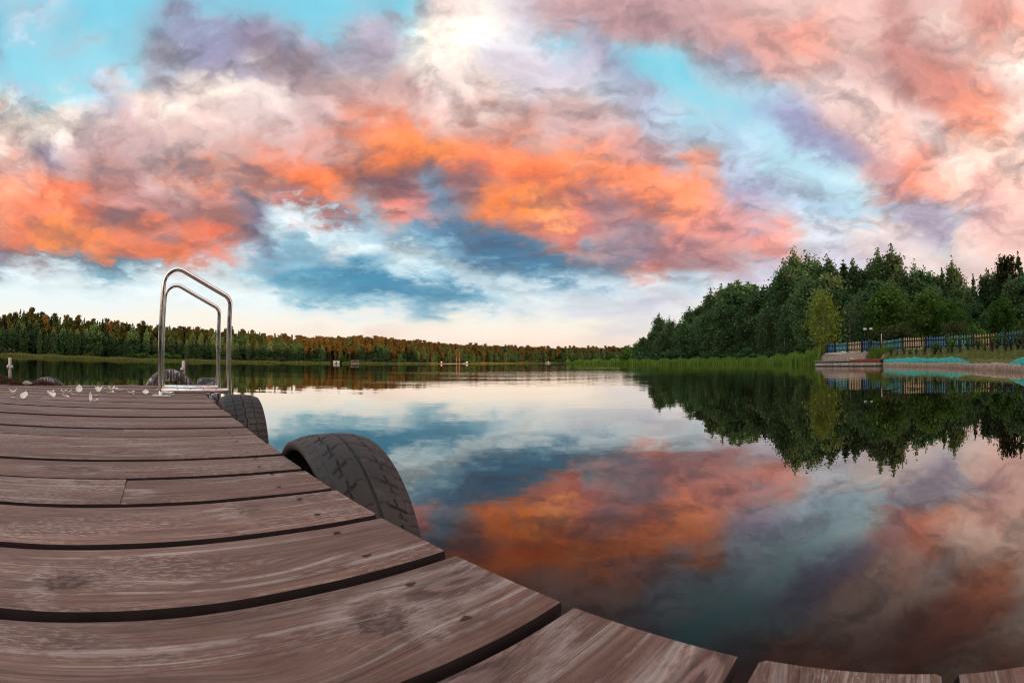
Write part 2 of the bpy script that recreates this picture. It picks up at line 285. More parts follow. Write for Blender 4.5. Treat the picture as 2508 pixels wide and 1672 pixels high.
class MB:
    """collects pieces of one mesh"""
    def __init__(s): s.v = []; s.f = []; s.n = 0; s.m = []
    def add(s, v, f, m=0):
        v = np.asarray(v, float); s.v.append(v)
        for q in f: s.f.append([int(i) + s.n for i in q]); s.m.append(m)
        s.n += len(v); return s
    def box(s, x0, x1, y0, y1, z0, z1, m=0, mat=None):
        v = np.array([(x, y, z) for z in (z0, z1) for y in (y0, y1) for x in (x0, x1)], float)
        if mat is not None: v = np.array([mat @ Vector(p) for p in v])
        return s.add(v, [(0,2,3,1), (4,5,7,6), (0,1,5,4), (2,6,7,3), (0,4,6,2), (1,3,7,5)], m)
    def bbox(s, x0, x1, y0, y1, z0, z1, b=.004, m=0, mat=None):
        """box with bevelled edges"""
        bm = bmesh.new(); bmesh.ops.create_cube(bm, size=1)
        for v in bm.verts: v.co = Vector((x0 + (v.co.x + .5)*(x1-x0), y0 + (v.co.y + .5)*(y1-y0), z0 + (v.co.z + .5)*(z1-z0)))
        bmesh.ops.bevel(bm, geom=bm.edges[:], offset=b, segments=2, affect='EDGES', profile=.5)
        bm.verts.index_update()
        v = np.array([(mat @ q.co if mat is not None else q.co) for q in bm.verts]); f = [[q.index for q in p.verts] for p in bm.faces]; bm.free()
        return s.add(v, f, m)
    def tube(s, pts, rad, n=12, m=0, cap=True):
        pts = [Vector(p) for p in pts]; rad = rad if hasattr(rad, '__len__') else [rad]*len(pts)
        vs = []; fs = []; up = None
        for i, p in enumerate(pts):
            t = (pts[min(i+1, len(pts)-1)] - pts[max(i-1, 0)]).normalized()
            if up is None:
                up = t.orthogonal().normalized()
            up = (up - t*up.dot(t)).normalized(); sd = t.cross(up)
            for k in range(n):
                a = 2*math.pi*k/n; vs.append(p + (up*math.cos(a) + sd*math.sin(a))*rad[i])
        for i in range(len(pts)-1):
            for k in range(n): fs.append((i*n+k, i*n+(k+1) % n, (i+1)*n+(k+1) % n, (i+1)*n+k))
        if cap: fs.append(tuple(range(n))[::-1]); fs.append(tuple((len(pts)-1)*n+k for k in range(n)))
        return s.add(np.array(vs), fs, m)
    def build(s, name, mats, parent=None, smooth=False):
        return mesh(name, np.concatenate(s.v), s.f, mats, parent, smooth, s.m)
def soft(o, angle=35):
    """smooth shading with sharp creases kept"""
    me = o.data
    me.polygons.foreach_set('use_smooth', np.full(len(me.polygons), True))
    me.set_sharp_from_angle(angle=R(angle))
    return o
def copy_tree(o, parent=None):
    c = o.copy(); COL.objects.link(c); c.parent = parent
    for ch in o.children: copy_tree(ch, c)
    return c
def polar(a, r): return r*math.sin(R(a)), r*math.cos(R(a))
def fillet(pts, rad, n=8):
    """polyline with rounded corners"""
    pts = [Vector(p) for p in pts]; out = [pts[0]]
    for i in range(1, len(pts)-1):
        a, b, c = pts[i-1], pts[i], pts[i+1]; r = rad[i-1] if hasattr(rad, '__len__') else rad
        u, v = (a-b).normalized(), (c-b).normalized(); th = u.angle(v); L = r/math.tan(th/2)
        p, q = b + u*L, b + v*L; ctr = b + (u+v).normalized()*(r/math.sin(th/2))
        for k in range(n+1):
            w_ = k/n; d = (p-ctr).normalized().slerp((q-ctr).normalized(), w_); out.append(ctr + d*r)
    return out + [pts[-1]]

# ------------------------------------------------------------------ materials
def material(name):
    m = bpy.data.materials.new(name); m.use_nodes = True; t = NT(m.node_tree); t.n.clear()
    t.out = t.new('ShaderNodeOutputMaterial'); return m, t
def principled(t, color, rough=.6, metal=0., spec=.5, normal=None):
    p = t.new('ShaderNodeBsdfPrincipled')
    t.set(p.inputs['Base Color'], color); t.set(p.inputs['Roughness'], rough); t.set(p.inputs['Metallic'], metal)
    t.set(p.inputs['Specular IOR Level'], spec)
    if normal is not None: t.set(p.inputs['Normal'], normal)
    t.l.new(p.outputs[0], t.out.inputs[0]); return p
def bump(t, h, strength=.5, dist=.01):
    n = t.new('ShaderNodeBump'); n.inputs['Strength'].default_value = strength; n.inputs['Distance'].default_value = dist
    t.set(n.inputs['Height'], h); return n.outputs[0]
def objco(t): return t.new('ShaderNodeTexCoord').outputs['Object']
def island(t): return t.new('ShaderNodeNewGeometry').outputs['Random Per Island']
def objrand(t): return t.new('ShaderNodeObjectInfo').outputs['Random']

def mat_wood():
    m, t = material('worn red brown deck paint')
    co = objco(t); ri = island(t); x, y, z = t.sep(co)
    sx = t.math('ADD', x, t.math('MULTIPLY', ri, 37.)); sy = t.math('ADD', y, t.math('MULTIPLY', ri, 11.))
    base = t.comb(sx, sy, t.math('MULTIPLY', z, .6))
    # knots bend the grain round them
    kv = t.new('ShaderNodeTexVoronoi', voronoi_dimensions='2D'); t.set(kv.inputs['Vector'], t.comb(t.math('MULTIPLY', sx, 1.55), t.math('MULTIPLY', sy, 5.2))); kv.inputs['Scale'].default_value = 1.; kv.inputs['Randomness'].default_value = .9
    kd = kv.outputs['Distance']
    knot = t.mapr(kd, .02, .26, 1, 0, True)
    low = t.vmath('SUBTRACT', t.noise(t.vmath('MULTIPLY', base, (1.3, 7, 1)), 1., 3, color=True), (.5, .5, .5))
    lx, ly, lz = t.sep(low)
    gy = t.math('ADD', sy, t.math('ADD', t.math('MULTIPLY', ly, .016), t.math('MULTIPLY', knot, .022)))
    g1 = t.noise(t.comb(t.math('MULTIPLY', sx, 2.2), t.math('MULTIPLY', gy, 95.)), 1., 5, .62, dims='2D')
    g2 = t.noise(t.comb(t.math('MULTIPLY', sx, 9.), t.math('MULTIPLY', gy, 330.)), 1., 4, .6, dims='2D')
    p2r = t.noise(t.comb(t.math('MULTIPLY', sx, 8.), t.math('MULTIPLY', sy, 40.)), 1., 4, .6, dims='2D')
    rings = t.math('SINE', t.math('ADD', t.math('MULTIPLY', kd, 70.), t.math('MULTIPLY', p2r, 9.)))
    # patches where the paint is worn to grey wood
    p1 = t.noise(t.comb(t.math('MULTIPLY', sx, 2.4), t.math('MULTIPLY', gy, 17.)), 1., 6, .62, .4, dims='2D')
    p2 = t.noise(t.comb(t.math('MULTIPLY', sx, 12.), t.math('MULTIPLY', sy, 45.)), 1., 7, .72, dims='2D')
    p3 = t.noise(t.vmath('MULTIPLY', base, (2.6, 8.5, 1)), 1., 4, .55)
    gl = t.noise(t.comb(t.math('MULTIPLY', sx, 1.15), t.math('MULTIPLY', gy, 62.)), 1., 3, .5, dims='2D')
    streak = t.math('MULTIPLY', t.mapr(gl, .60, .69, 0, 1, True), t.mapr(p2, .36, .52))
    spk = t.noise(t.comb(t.math('MULTIPLY', sx, 60.), t.math('MULTIPLY', gy, 330.)), 1., 4, .62, dims='2D')
    speck = t.math('MULTIPLY', t.mapr(spk, .51, .565, 0, 1, True), t.mapr(p3, .46, .58, .06, 1.))
    fib = t.noise(t.comb(t.math('MULTIPLY', sx, 6.), t.math('MULTIPLY', gy, 480.)), 1., 3, .6, dims='2D')
    scr = t.math('MAXIMUM', streak, t.math('MULTIPLY', speck, .8))
    wear = t.math('ADD', t.math('MULTIPLY', p1, .5), t.math('MULTIPLY', p2, .5))
    haze = t.mapr(wear, .40, .62, 0, 1)
    tone = t.mapr(t.noise(t.vmath('MULTIPLY', base, (1.2, 6., 1)), 1., 4, .6), .3, .7, .70, 1.22)
    tone = t.math('MULTIPLY', tone, t.math('MULTIPLY', t.mapr(ri, 0, 1, .84, 1.14), t.mapr(fib, .3, .7, .70, 1.32)))
    col = t.mix(haze, (.143, .068, .049, 1), (.226, .138, .106, 1))
    col = t.mix(t.math('MULTIPLY', t.mapr(g1, .42, .30), .55), col, (.075, .034, .028, 1))
    col = t.mix(t.math('MULTIPLY', scr, .60), col, (.44, .36, .32, 1))
    kcol = t.mix(t.mapr(rings, -.4, .8), (.075, .038, .032, 1), (.24, .150, .130, 1))
    sel = t.math('GREATER_THAN', t.sep(kv.outputs['Color'])[0], .52)
    col = t.mix(t.math('MULTIPLY', t.mapr(kd, .16, .05, 0, .85, True), sel), col, kcol)
    pale = t.math('MULTIPLY', t.mapr(t.math('ABSOLUTE', t.math('SUBTRACT', kd, .20)), .07, .0), sel)
    col = t.mix(t.math('MULTIPLY', pale, t.math('MULTIPLY', t.mapr(p2, .42, .6), .7)), col, (.42, .33, .30, 1))
    # the large knots of the nearest boards: dark heart, pale fan of torn grain to one side
    for kx, ky, rx, ry, fan, ktone in ((.117, .700, .060, .050, 1, .5), (-.165, .470, .055, .045, 1, .9), (.150, .305, .060, .052, -1, .8), (.009, 1.083, .022, .013, 0, .2), (.166, 1.289, .045, .012, 0, -.3), (.134, 1.216, .040, .013, 0, -.3), (-.214, .905, .050, .03, 1, .7), (-.489, 1.236, .035, .018, 0, .4), (-.541, 1.41, .05, .02, 0, .3)):
        ux = t.math('DIVIDE', t.math('SUBTRACT', x, kx), rx); uy = t.math('DIVIDE', t.math('SUBTRACT', y, ky), ry)
        wob = t.math('MULTIPLY', t.math('SUBTRACT', p2, .5), 1.9)
        rr = t.math('ADD', t.math('SQRT', t.math('ADD', t.math('MULTIPLY', ux, ux), t.math('MULTIPLY', uy, uy))), wob)
        ring = t.math('SINE', t.math('MULTIPLY', rr, 17.))
        if fan:
            ang = t.math('ARCTAN2', uy, t.math('MULTIPLY', ux, -fan))
            rays = t.noise(t.comb(t.math('ADD', t.math('MULTIPLY', ang, 1.7), t.math('MULTIPLY', g1, 1.1)), t.math('MULTIPLY', rr, .9)), 1., 4, .6, dims='2D')
            fm = t.math('MULTIPLY', t.mapr(rr, 1.7, .5, 0, 1, True), t.mapr(t.math('ABSOLUTE', ang), 1.9, .9, 0, 1, True))
            col = t.mix(t.math('MULTIPLY', t.math('MULTIPLY', fm, t.mapr(rays, .48, .60)), .62), col, (.43, .35, .31, 1))
            col = t.mix(t.math('MULTIPLY', t.math('MULTIPLY', fm, t.mapr(rays, .46, .36)), .5), col, (.075, .036, .028, 1))
        core = t.mapr(rr, .75, .25, 0, abs(ktone), True)
        if ktone > 0: col = t.mix(core, col, t.mix(t.mapr(ring, -.5, .8), (.060, .030, .023, 1), (.16, .095, .076, 1)))
        else: col = t.mix(t.mapr(rr, 1.1, .5, 0, .75, True), col, t.mix(t.mapr(ring, -.5, .8), (.40, .31, .25, 1), (.30, .20, .16, 1)))
    col = t.vmath('SCALE', col, scale=tone)
    h = t.math('ADD', t.math('MULTIPLY', g1, .6), t.math('ADD', t.math('MULTIPLY', g2, .35), t.math('MULTIPLY', p2, .5)))
    principled(t, col, t.mapr(wear, .4, .7, .52, .75), 0, .35, bump(t, h, .8, .005))
    return m
def mat_steel(name='stained stainless steel', base=(.84, .82, .80, 1), rough=(.10, .24), dirt=.30):
    m, t = material(name); co = objco(t)
    n1 = t.noise(co, 7., 5, .65); n2 = t.noise(t.vmath('MULTIPLY', co, (25, 25, 9)), 1., 5, .65)
    st = t.mapr(t.math('ADD', t.math('MULTIPLY', n1, .5), t.math('MULTIPLY', n2, .5)), .50, .62, 0, dirt)
    rust = t.math('MULTIPLY', t.mapr(t.noise(co, 24., 6, .7), .64, .74), dirt)
    col = t.mix(st, base, (.33, .27, .235, 1))
    col = t.mix(rust, col, (.20, .11, .075, 1))
    principled(t, col, t.mapr(n1, .35, .7, *rough), t.mapr(rust, 0, 1, 1., .3), .5); return m
def mat_rubber(name, streaks=0.):
    m, t = material(name); co = objco(t)
    n = t.noise(co, 14., 6, .65); n2 = t.noise(co, 3.2, 4, .6)
    col = t.mix(t.mapr(n2, .35, .65), (.020, .0175, .017, 1), (.062, .053, .050, 1))
    col = t.mix(t.mapr(n, .58, .72), col, (.11, .095, .09, 1))
    if streaks:
        x, y, z = t.sep(co)
        s = t.noise(t.comb(t.math('MULTIPLY', x, 42.), t.math('MULTIPLY', y, 42.), t.math('MULTIPLY', z, 4.)), 1., 5, .7)
        k = t.math('MULTIPLY', t.mapr(s, .50, .57), t.mapr(t.noise(co, 5., 3), .36, .50))
        col = t.mix(t.math('MULTIPLY', k, streaks), col, (.66, .67, .68, 1))
    sp = t.mapr(t.noise(co, 70., 2), .76, .79)
    col = t.mix(t.math('MULTIPLY', sp, .5), col, (.3, .32, .35, 1))
    principled(t, col, t.mapr(n, .3, .7, .42, .72), 0, .42, bump(t, n, .35, .003))
    return m
def mat_plain(name, c1, c2, scale=6., rough=.75, bmp=.3, stretch=(1, 1, 1), spec=.35, vary=0.):
    m, t = material(name); co = t.vmath('MULTIPLY', objco(t), stretch)
    n = t.noise(co, scale, 6, .62)
    col = t.mix(t.mapr(n, .32, .68), tuple(c1) + (1,), tuple(c2) + (1,))
    if vary: col = t.vmath('SCALE', col, scale=t.mapr(island(t), 0, 1, 1 - vary, 1 + vary))
    principled(t, col, rough, 0, spec, bump(t, n, bmp, .01)); return m
def mat_leaf(name, dark, light, hue=.0, trans=.42, vary=.28):
    m, t = material(name)
    ri, ro = island(t), objrand(t)
    col = t.mix(t.math('POWER', ri, 1.4), tuple(dark) + (1,), tuple(light) + (1,))
    hs = t.new('ShaderNodeHueSaturation'); t.set(hs.inputs['Color'], col)
    t.set(hs.inputs['Hue'], t.mapr(ro, 0, 1, .5 - .018 + hue, .5 + .018 + hue)); t.set(hs.inputs['Value'], t.mapr(t.math('FRACT', t.math('MULTIPLY', ro, 7.31)), 0, 1, 1 - vary, 1 + vary))
    d = t.new('ShaderNodeBsdfDiffuse'); t.set(d.inputs[0], hs.outputs[0])
    tr = t.new('ShaderNodeBsdfTranslucent'); t.set(tr.inputs[0], hs.outputs[0])
    mx = t.new('ShaderNodeMixShader'); mx.inputs[0].default_value = trans
    t.l.new(d.outputs[0], mx.inputs[1]); t.l.new(tr.outputs[0], mx.inputs[2]); t.l.new(mx.outputs[0], t.out.inputs[0])
    return m
def mat_bark(name, c1, c2, scale=4., birch=False):
    m, t = material(name); co = objco(t)
    if birch:
        n = t.noise(t.vmath('MULTIPLY', co, (3, 3, 5)), 1.6, 5, .7)
        col = t.mix(t.mapr(n, .52, .60), tuple(c1) + (1,), tuple(c2) + (1,))
    else:
        n = t.noise(t.vmath('MULTIPLY', co, (6, 6, 1)), scale, 5, .65)
        col = t.mix(t.mapr(n, .35, .65), tuple(c1) + (1,), tuple(c2) + (1,))
    principled(t, col, .85, 0, .2); return m

M_WOOD = mat_wood()
M_STEEL = mat_steel()
M_GALV = mat_steel('dull galvanised pipe', (.46, .43, .41, 1), (.4, .6), .7)
M_RUBBER = mat_rubber('weathered tyre rubber'); M_RUBBER2 = mat_rubber('tyre rubber with white drips', .9)
M_FRAME = mat_plain('dark wet timber', (.012, .008, .007), (.035, .022, .018), 8., .7)
M_GAP_SHADE = mat_plain('board edge with painted gap shade', (.006, .0028, .0022), (.018, .009, .0075), 20., .85)  # near black: the shade of the gaps is put into the board sides
M_END = mat_plain('grey end grain', (.05, .028, .022), (.16, .11, .09), 60., .85)
M_NAIL = mat_plain('rusty screw head', (.02, .012, .01), (.07, .03, .018), 60., .6)

# ------------------------------------------------------------------ water
def mat_water():
    m, t = material('lake water')
    geo = t.new('ShaderNodeNewGeometry'); pos = geo.outputs['Position']; x, y, z = t.sep(pos)
    dist = t.vmath('LENGTH', t.vmath('SUBTRACT', pos, (0, 0, .7)))
    n1 = t.noise(t.vmath('MULTIPLY', pos, (.9, 1.7, 1)), 1., 3, .5, .3)
    n2 = t.noise(t.vmath('MULTIPLY', pos, (3.2, 5., 1)), 1., 3, .5, .4)
    n3 = t.noise(t.vmath('MULTIPLY', pos, (.10, .22, 1)), 1., 3, .5)
    calm = t.noise(t.vmath('MULTIPLY', pos, (.018, .055, 1)), 1., 3, .6)
    ruff = t.mapr(calm, .44, .60, .17, 1.2)
    h = t.math('ADD', t.math('MULTIPLY', n1, .55), t.math('MULTIPLY', n2, t.mapr(dist, 2, 26, .03, .26)))
    h = t.math('MULTIPLY', h, ruff)
    h = t.math('ADD', h, t.math('MULTIPLY', n3, .9))
    nb = t.new('ShaderNodeBump'); nb.inputs['Strength'].default_value = 1.
    t.set(nb.inputs['Distance'], .015); t.set(nb.inputs['Height'], h)
    fr = t.new('ShaderNodeFresnel'); fr.inputs['IOR'].default_value = 1.33; t.set(fr.inputs['Normal'], nb.outputs[0])
    fac = t.math('MINIMUM', t.math('MULTIPLY', t.math('POWER', t.math('DIVIDE', fr.outputs[0], .12), 1.75), .275), t.math('MINIMUM', t.math('ADD', t.math('MULTIPLY', fr.outputs[0], 1.12), .20), .97))
    d = t.new('ShaderNodeBsdfDiffuse'); d.inputs[0].default_value = (.006, .0042, .003, 1)
    g = t.new('ShaderNodeBsdfGlossy'); g.inputs['Roughness'].default_value = .012; g.inputs[0].default_value = (1., .945, .885, 1)
    t.set(g.inputs['Normal'], nb.outputs[0])
    mx = t.new('ShaderNodeMixShader'); t.set(mx.inputs[0], fac)
    t.l.new(d.outputs[0], mx.inputs[1]); t.l.new(g.outputs[0], mx.inputs[2]); t.l.new(mx.outputs[0], t.out.inputs[0])
    return m
_a = np.linspace(0, 2*math.pi, 97)[:-1]
water = mesh('water', np.stack([1500*np.sin(_a), 1500*np.cos(_a), 0*_a], 1), [list(range(96))[::-1]], mat_water()); tag(water, kind='structure')

# ------------------------------------------------------------------ dock
_DR = Matrix(((.697672, -.716417, .000898), (.716370, .697640, .010600), (-.008221, -.006752, .999943)))
DECK = Matrix.Translation((0, 0, DECK_Z)) @ _DR.to_4x4()     # e along the boards (towards the edge), d along the dock, n up
DROT = _DR.to_euler()
def dk(e, d, n=0.): return DECK @ Vector((e, d, n))
EDGE, OFF, GAP = .2990, .04015, .00775
dock = empty('dock', dk(0, 0), DROT, 'floating dock of worn red-brown boards with tyres hung along its sides', 'dock')
rng = random.Random(4); nr = np.random.RandomState(5)
def sag(e, d): return -.044*np.clip((-e - .4)/1.4, 0, 1)*np.clip((d - 3)/1.8, 0, 1)
bd = MB()
def board(e0, e1, d0, d1, k):
    seg = max(6, int((e1 - e0)*26)); es = np.linspace(e0, e1, seg)
    T = .042; b = .0045
    prof = [(0, -T), (0, -b*1.3), (b*.4, -b*.35), (b*1.6, 0), (.5, .0), (-b*1.6, 0), (-b*.4, -b*.35), (0, -b*1.3), (0, -T)]
    dz = rng.uniform(-.0018, .0018); tl = rng.uniform(-.002, .002); ph = nr.rand(8)*20
    vs = []
    for e in es:
        wv = [.0009*math.sin(e*9 + ph[0]) + .0006*math.sin(e*31 + ph[1]) + nr.uniform(-.0004, .0004), .0009*math.sin(e*8 + ph[2]) + .0006*math.sin(e*27 + ph[3]) + nr.uniform(-.0004, .0004)]
        for j, (o, z) in enumerate(prof):
            if j < 4: d = d0 + o + wv[0]
            elif j == 4: d = (d0 + d1)/2
            else: d = d1 + o + wv[1]
            vs.append((e + (nr.uniform(-.0012, .0012) if e in (es[0], es[-1]) else 0), d, z + dz + tl*(d - d0)/(d1 - d0) + (.0012 if j == 4 else 0)*math.sin(k*3.1) + sag(e, d)))
    n = len(prof); fs = []; mi = []
    for i in range(seg-1):
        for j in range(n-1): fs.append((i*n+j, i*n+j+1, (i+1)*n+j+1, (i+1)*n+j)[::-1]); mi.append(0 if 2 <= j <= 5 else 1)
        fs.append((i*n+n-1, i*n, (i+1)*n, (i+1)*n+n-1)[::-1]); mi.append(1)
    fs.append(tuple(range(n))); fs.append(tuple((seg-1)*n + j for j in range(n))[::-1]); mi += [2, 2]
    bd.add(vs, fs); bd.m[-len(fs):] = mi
JOINTS = {4: -.110, 8: -.185, 11: -1.3, 15: -.9}
NEAR = {-2: .302, -1: .2995, 0: .297, 1: .3015, 2: .299, 3: .300, 4: .298}
for k in range(-9, 26):
    d0, d1 = OFF + PITCH*k + GAP, OFF + PITCH*(k+1) - GAP
    e1 = NEAR.get(k, EDGE + rng.uniform(-.003, .003))
    if k in JOINTS:
        board(-4.2, JOINTS[k] - .0005, d0, d1, k); board(JOINTS[k] + .0005, e1, d0, d1, k)
    else: board(-4.2 + rng.uniform(-.005, .005), e1, d0, d1, k)
boards = bd.build('deck_boards', [M_WOOD, M_GAP_SHADE, M_END], dock); soft(boards, 40)
fr = MB()
FAR = OFF + PITCH*26
for e in (.175, -.55, -1.3, -2.05, -2.8, -3.55): fr.box(e - .03, e + .03, -1.5, FAR - .03, -.17, -.044)
fr.box(-4.2, .22, FAR - .025, FAR + .02, -.17, -.047)
fr.build('frame', M_FRAME, dock)
fl = MB()
for e in (-.35, -1.9, -3.4):
    fl.tube([(e, -1.45, -.38), (e, -1.4, -.38), (e, FAR - .1, -.38), (e, FAR - .05, -.38)], [.12, .19, .19, .12], 24)
fl.build('float', M_FRAME, dock, True)
sc = MB()
for k in range(-2, 26):
    for fr_ in (.22, .83):
        d = OFF + PITCH*k + GAP + (PITCH - 2*GAP)*(fr_ + rng.uniform(-.04, .04)); e = .209 + rng.uniform(-.008, .008)
        z = .0013 + float(sag(e, d)); ph_ = rng.uniform(0, 6); n_ = 14
        ring = [(q, 1 + .25*math.sin(3*q + ph_) + .15*math.sin(5*q)) for q in np.linspace(0, 2*math.pi, n_ + 1)[:-1]]
        v = [(e + .0058*k_*math.cos(q), d + .0032*k_*math.sin(q), z) for q, k_ in ring] + [(e + .003*math.cos(q), d + .0024*math.sin(q), z - .0006) for q, k_ in ring]
        sc.add(v, [(i, (i+1) % n_, n_ + (i+1) % n_, n_ + i) for i in range(n_)] + [tuple(range(n_, 2*n_))])
o = sc.build('screws', M_NAIL, dock); o['kind'] = 'stuff'

# ------------------------------------------------------------------ tyres
def tyre_mesh(Rad, W, style, seed, hole=.60, cut=False):
    NA, NW = 560, 92
    prof = [(-.36, hole), (-.43, hole + .02), (-.48, hole + .08), (-.515, (hole + 1)/2 + .03), (-.505, .90), (-.475, .945)]
    ws = np.linspace(-.455, .455, NW)
    cr = [(w_, 1 - .052*abs(w_/.455)**3.2) for w_ in ws]
    prof2 = [(.475, .945), (.505, .90), (.515, (hole + 1)/2 + .03), (.48, hole + .08), (.43, hole + .02), (.36, hole)]
    inn = [(.33, hole + .02), (.44, (hole + 1)/2), (.40, .90), (0, .94), (-.40, .90), (-.44, (hole + 1)/2), (-.33, hole + .02)]
    if cut:                                     # the wall on the dock side is cut away
        prof = [(-.40, .865), (-.455, .858), (-.49, .875), (-.505, .90), (-.50, .925), (-.475, .95)]
        inn = inn[:4] + [(-.30, .925), (-.38, .905), (-.40, .885)]
    P = np.array(prof + cr + prof2 + inn); n = len(P)
    ang = np.linspace(0, 2*math.pi, NA, endpoint=False)
    A, Wt = np.meshgrid(ang, P[:, 0], indexing='ij'); Rr = np.tile(P[:, 1], (NA, 1))
    u = A*Rad; wv = Wt*W                       # metres along the tread and across it
    on = np.zeros(n); on[len(prof):len(prof)+NW] = 1
    def line(d, half): return np.clip(1 - np.abs(d)/half, 0, 1)**.5
    g = np.zeros_like(A)
    if style == 'cross':
        g = np.maximum(g, line(wv - .006, .005))
        per = .062; ph = (u/per) % 1
        for sgn, c0 in ((-1, -.046), (1, .052)):
            x = (wv - c0)*sgn; y = (ph - .5)*per
            g = np.maximum(g, line(x - .12*y, .0030)*(np.abs(y) < .024))
            g = np.maximum(g, line(y - .62*x, .0032)*(np.abs(x) < .023))
            g = np.maximum(g, .6*line(y - .62*x - .021, .0018)*(np.abs(x - .004) < .010))
            g = np.maximum(g, .6*line(y + .020 - .2*(x + .03), .0018)*(np.abs(x + .030) < .011))
        sh = ((u/.031) % 1 - .5)*.031
        g = np.maximum(g, .55*line(sh - .25*(np.abs(wv) - .08), .0018)*(np.abs(wv) > .076)*(np.abs(wv) < .093))
        g = np.maximum(g, .35*line(np.abs(wv) - .074, .0022))
        g += .10*np.sin(wv*310)*np.sin(u*47)*(np.abs(wv) < .09)*.5
        g *= .009
    else:
        per = .036; zig = .004*np.sin(u/per*math.pi)
        g = np.maximum(g, line(wv - zig, .004)); g = np.maximum(g, .9*line(np.abs(wv) - .052 - zig*.6, .0035))
        ph = (u/per + .5*(wv > 0)) % 1
        lat = line(((ph - .5) + 2.6*(np.abs(wv) - .05)**2*8)*per, .0024)
        g = np.maximum(g, lat*(np.abs(wv) > .014))
        ph2 = (u/(per*.5)) % 1
        g = np.maximum(g, .7*line((ph2 - .5)*per*.5, .0011)*(np.abs(wv) > .062))
        g *= .010
    rr = Rr*Rad - g*on
    # moulded rings on the sidewall
    side = (np.abs(Wt) > .47)*(Rr > hole + .05)*(Rr < .93)
    V = np.stack([wv + 0*A, rr*np.cos(A), rr*np.sin(A)], -1).reshape(-1, 3)
    i = np.arange(NA)[:, None]; j = np.arange(n)[None]
    F = np.stack([i*n + j, i*n + (j+1) % n, ((i+1) % NA)*n + (j+1) % n, ((i+1) % NA)*n + j], -1).reshape(-1, 4)
    return V, F
def tyre(e, d, z, Rad, W, style, mat, label, yaw=0, seed=1, roll=0, tilt=0):
    V, F = tyre_mesh(Rad, W, style, seed, .60, seed == 1)
    o = mesh('tyre', V, F, mat, None, True)
    o.matrix_world = Matrix.Translation(dk(e, d, z)) @ _DR.to_4x4() @ Matrix.Rotation(R(yaw), 4, 'Z') @ Matrix.Rotation(R(tilt), 4, 'Y') @ Matrix.Rotation(R(roll), 4, 'X')
    return tag(o, label, 'tyre', 'tyres hung as fenders round the dock')
tyre(.408, 1.02, -.206, .266, .200, 'cross', M_RUBBER, 'bald tyre with cross-shaped grooves, nearest along the dock edge', seed=1, roll=11)
tyre(.420, 2.50, -.200, .265, .225, 'winter', M_RUBBER, 'black tyre with winter tread in front of the ladder foot', seed=2, roll=3)
tyre(.415, 4.42, -.185, .285, .215, 'winter', M_RUBBER2, 'small-looking black tyre at the far corner, framed by the ladder rail', seed=3)
tyre(.020, FAR + .14, -.158, .325, .20, 'winter', M_RUBBER2, 'standing tyre with white drips and open hole behind the ladder', yaw=90, seed=4)
tyre(-1.455, FAR + .14, -.255, .30, .20, 'winter', M_RUBBER2, 'low tyre rim caked white beside the brown weeds', yaw=90, seed=5)
# ropes that hold the tyres under the deck edge
M_ROPE = mat_plain('grey rope', (.10, .09, .08), (.2, .18, .16), 90.)

# ------------------------------------------------------------------ swimming ladder
ladder = empty('ladder', dk(0, 3.6), DROT, 'stainless steel swimming ladder with two bent handrails on the dock', 'ladder')
def rail(d, de, dz):
    p = MB()
    pts = fillet([(-.060 + de, d, -.0), (-.070 + de, d, .935 + dz), (.462 + de, d, .703 + dz), (.487 + de, d, -.75)], [.105, .075], 12)
    # finer straight runs
    out = []
    for a, b in zip(pts[:-1], pts[1:]):
        L = (b - a).length; n = max(1, int(L/.06))
        for i in range(n): out.append(a.lerp(b, i/n))
    out.append(pts[-1]); p.tube(out, .0185, 20)
    return p.build('handrail', M_STEEL, ladder, True)
LA, LB = 3.268 - 3.6, 4.02 - 3.6
rail(LA, 0, 0); rail(LB, .008, .008)
for d, de, z in ((LA, 0, .040), (LB, .008, .026)):
    p = MB(); p.tube([(-.055 + de, d, z), (.2 + de, d, z - .001), (.478 + de, d, z + .002)], .0195, 18); b_ = p.build('crossbar', M_STEEL, ladder, True)
    for i in range(4):
        q = MB(); q.tube([(.07 + .1*i + de, d - .016, z + .012), (.07 + .1*i + de, d - .020, z + .0145)], .0032, 8); q.build('rivet', M_NAIL, b_)
for d, de in ((LA, 0), (LB, .008)):
    p = MB(); p.bbox(-.125 + de, .015 + de, d - .04, d + .04, .0005, .0075, .002)
    pl = p.build('foot_plate', M_STEEL, ladder)
    for x in (-.105, -.005):
        q = MB(); q.tube([(x + de, d, .006), (x + de, d, .014)], .008, 6); q.build('bolt', M_STEEL, pl)
for z in (-.16, -.42):
    p = MB(); p.bbox(.46, .54, LA - .01, LB + .01, z - .015, z + .015, .006); p.build('step', M_STEEL, ladder)

# ------------------------------------------------------------------ mooring pins at the far end
def pin(e, d, label, sides):
    t = empty('mooring_post', dk(e, d, float(sag(e, d))), DROT, label, 'post')
    p = MB(); p.tube([(0, 0, -.5), (0, 0, .25), (0, 0, .256)], [.021, .021, .018], 20)
    p.build('pipe', M_GALV, t, True)
    q = MB()
    for s_, a in sides:
        v = Vector((math.cos(a), math.sin(a), 0)); c = Vector((0, 0, .163))
        q.tube([c, c + v*.018, c + v*(.018 + .01*s_), c + v*(.02 + .018*s_), c + v*(.02 + .022*s_)], [.018, .020, .025, .018, .006], 16)
    q.build('bolt', M_GALV, t, True)
pin(.180, 5.0 - .02, 'short grey pipe post with one round bolt behind the ladder', [(1.4, R(-125))])
pin(-1.935, 4.80, 'short grey pipe post rising out of brown weeds at the dock corner', [(1., R(-160)), (1., R(20))])

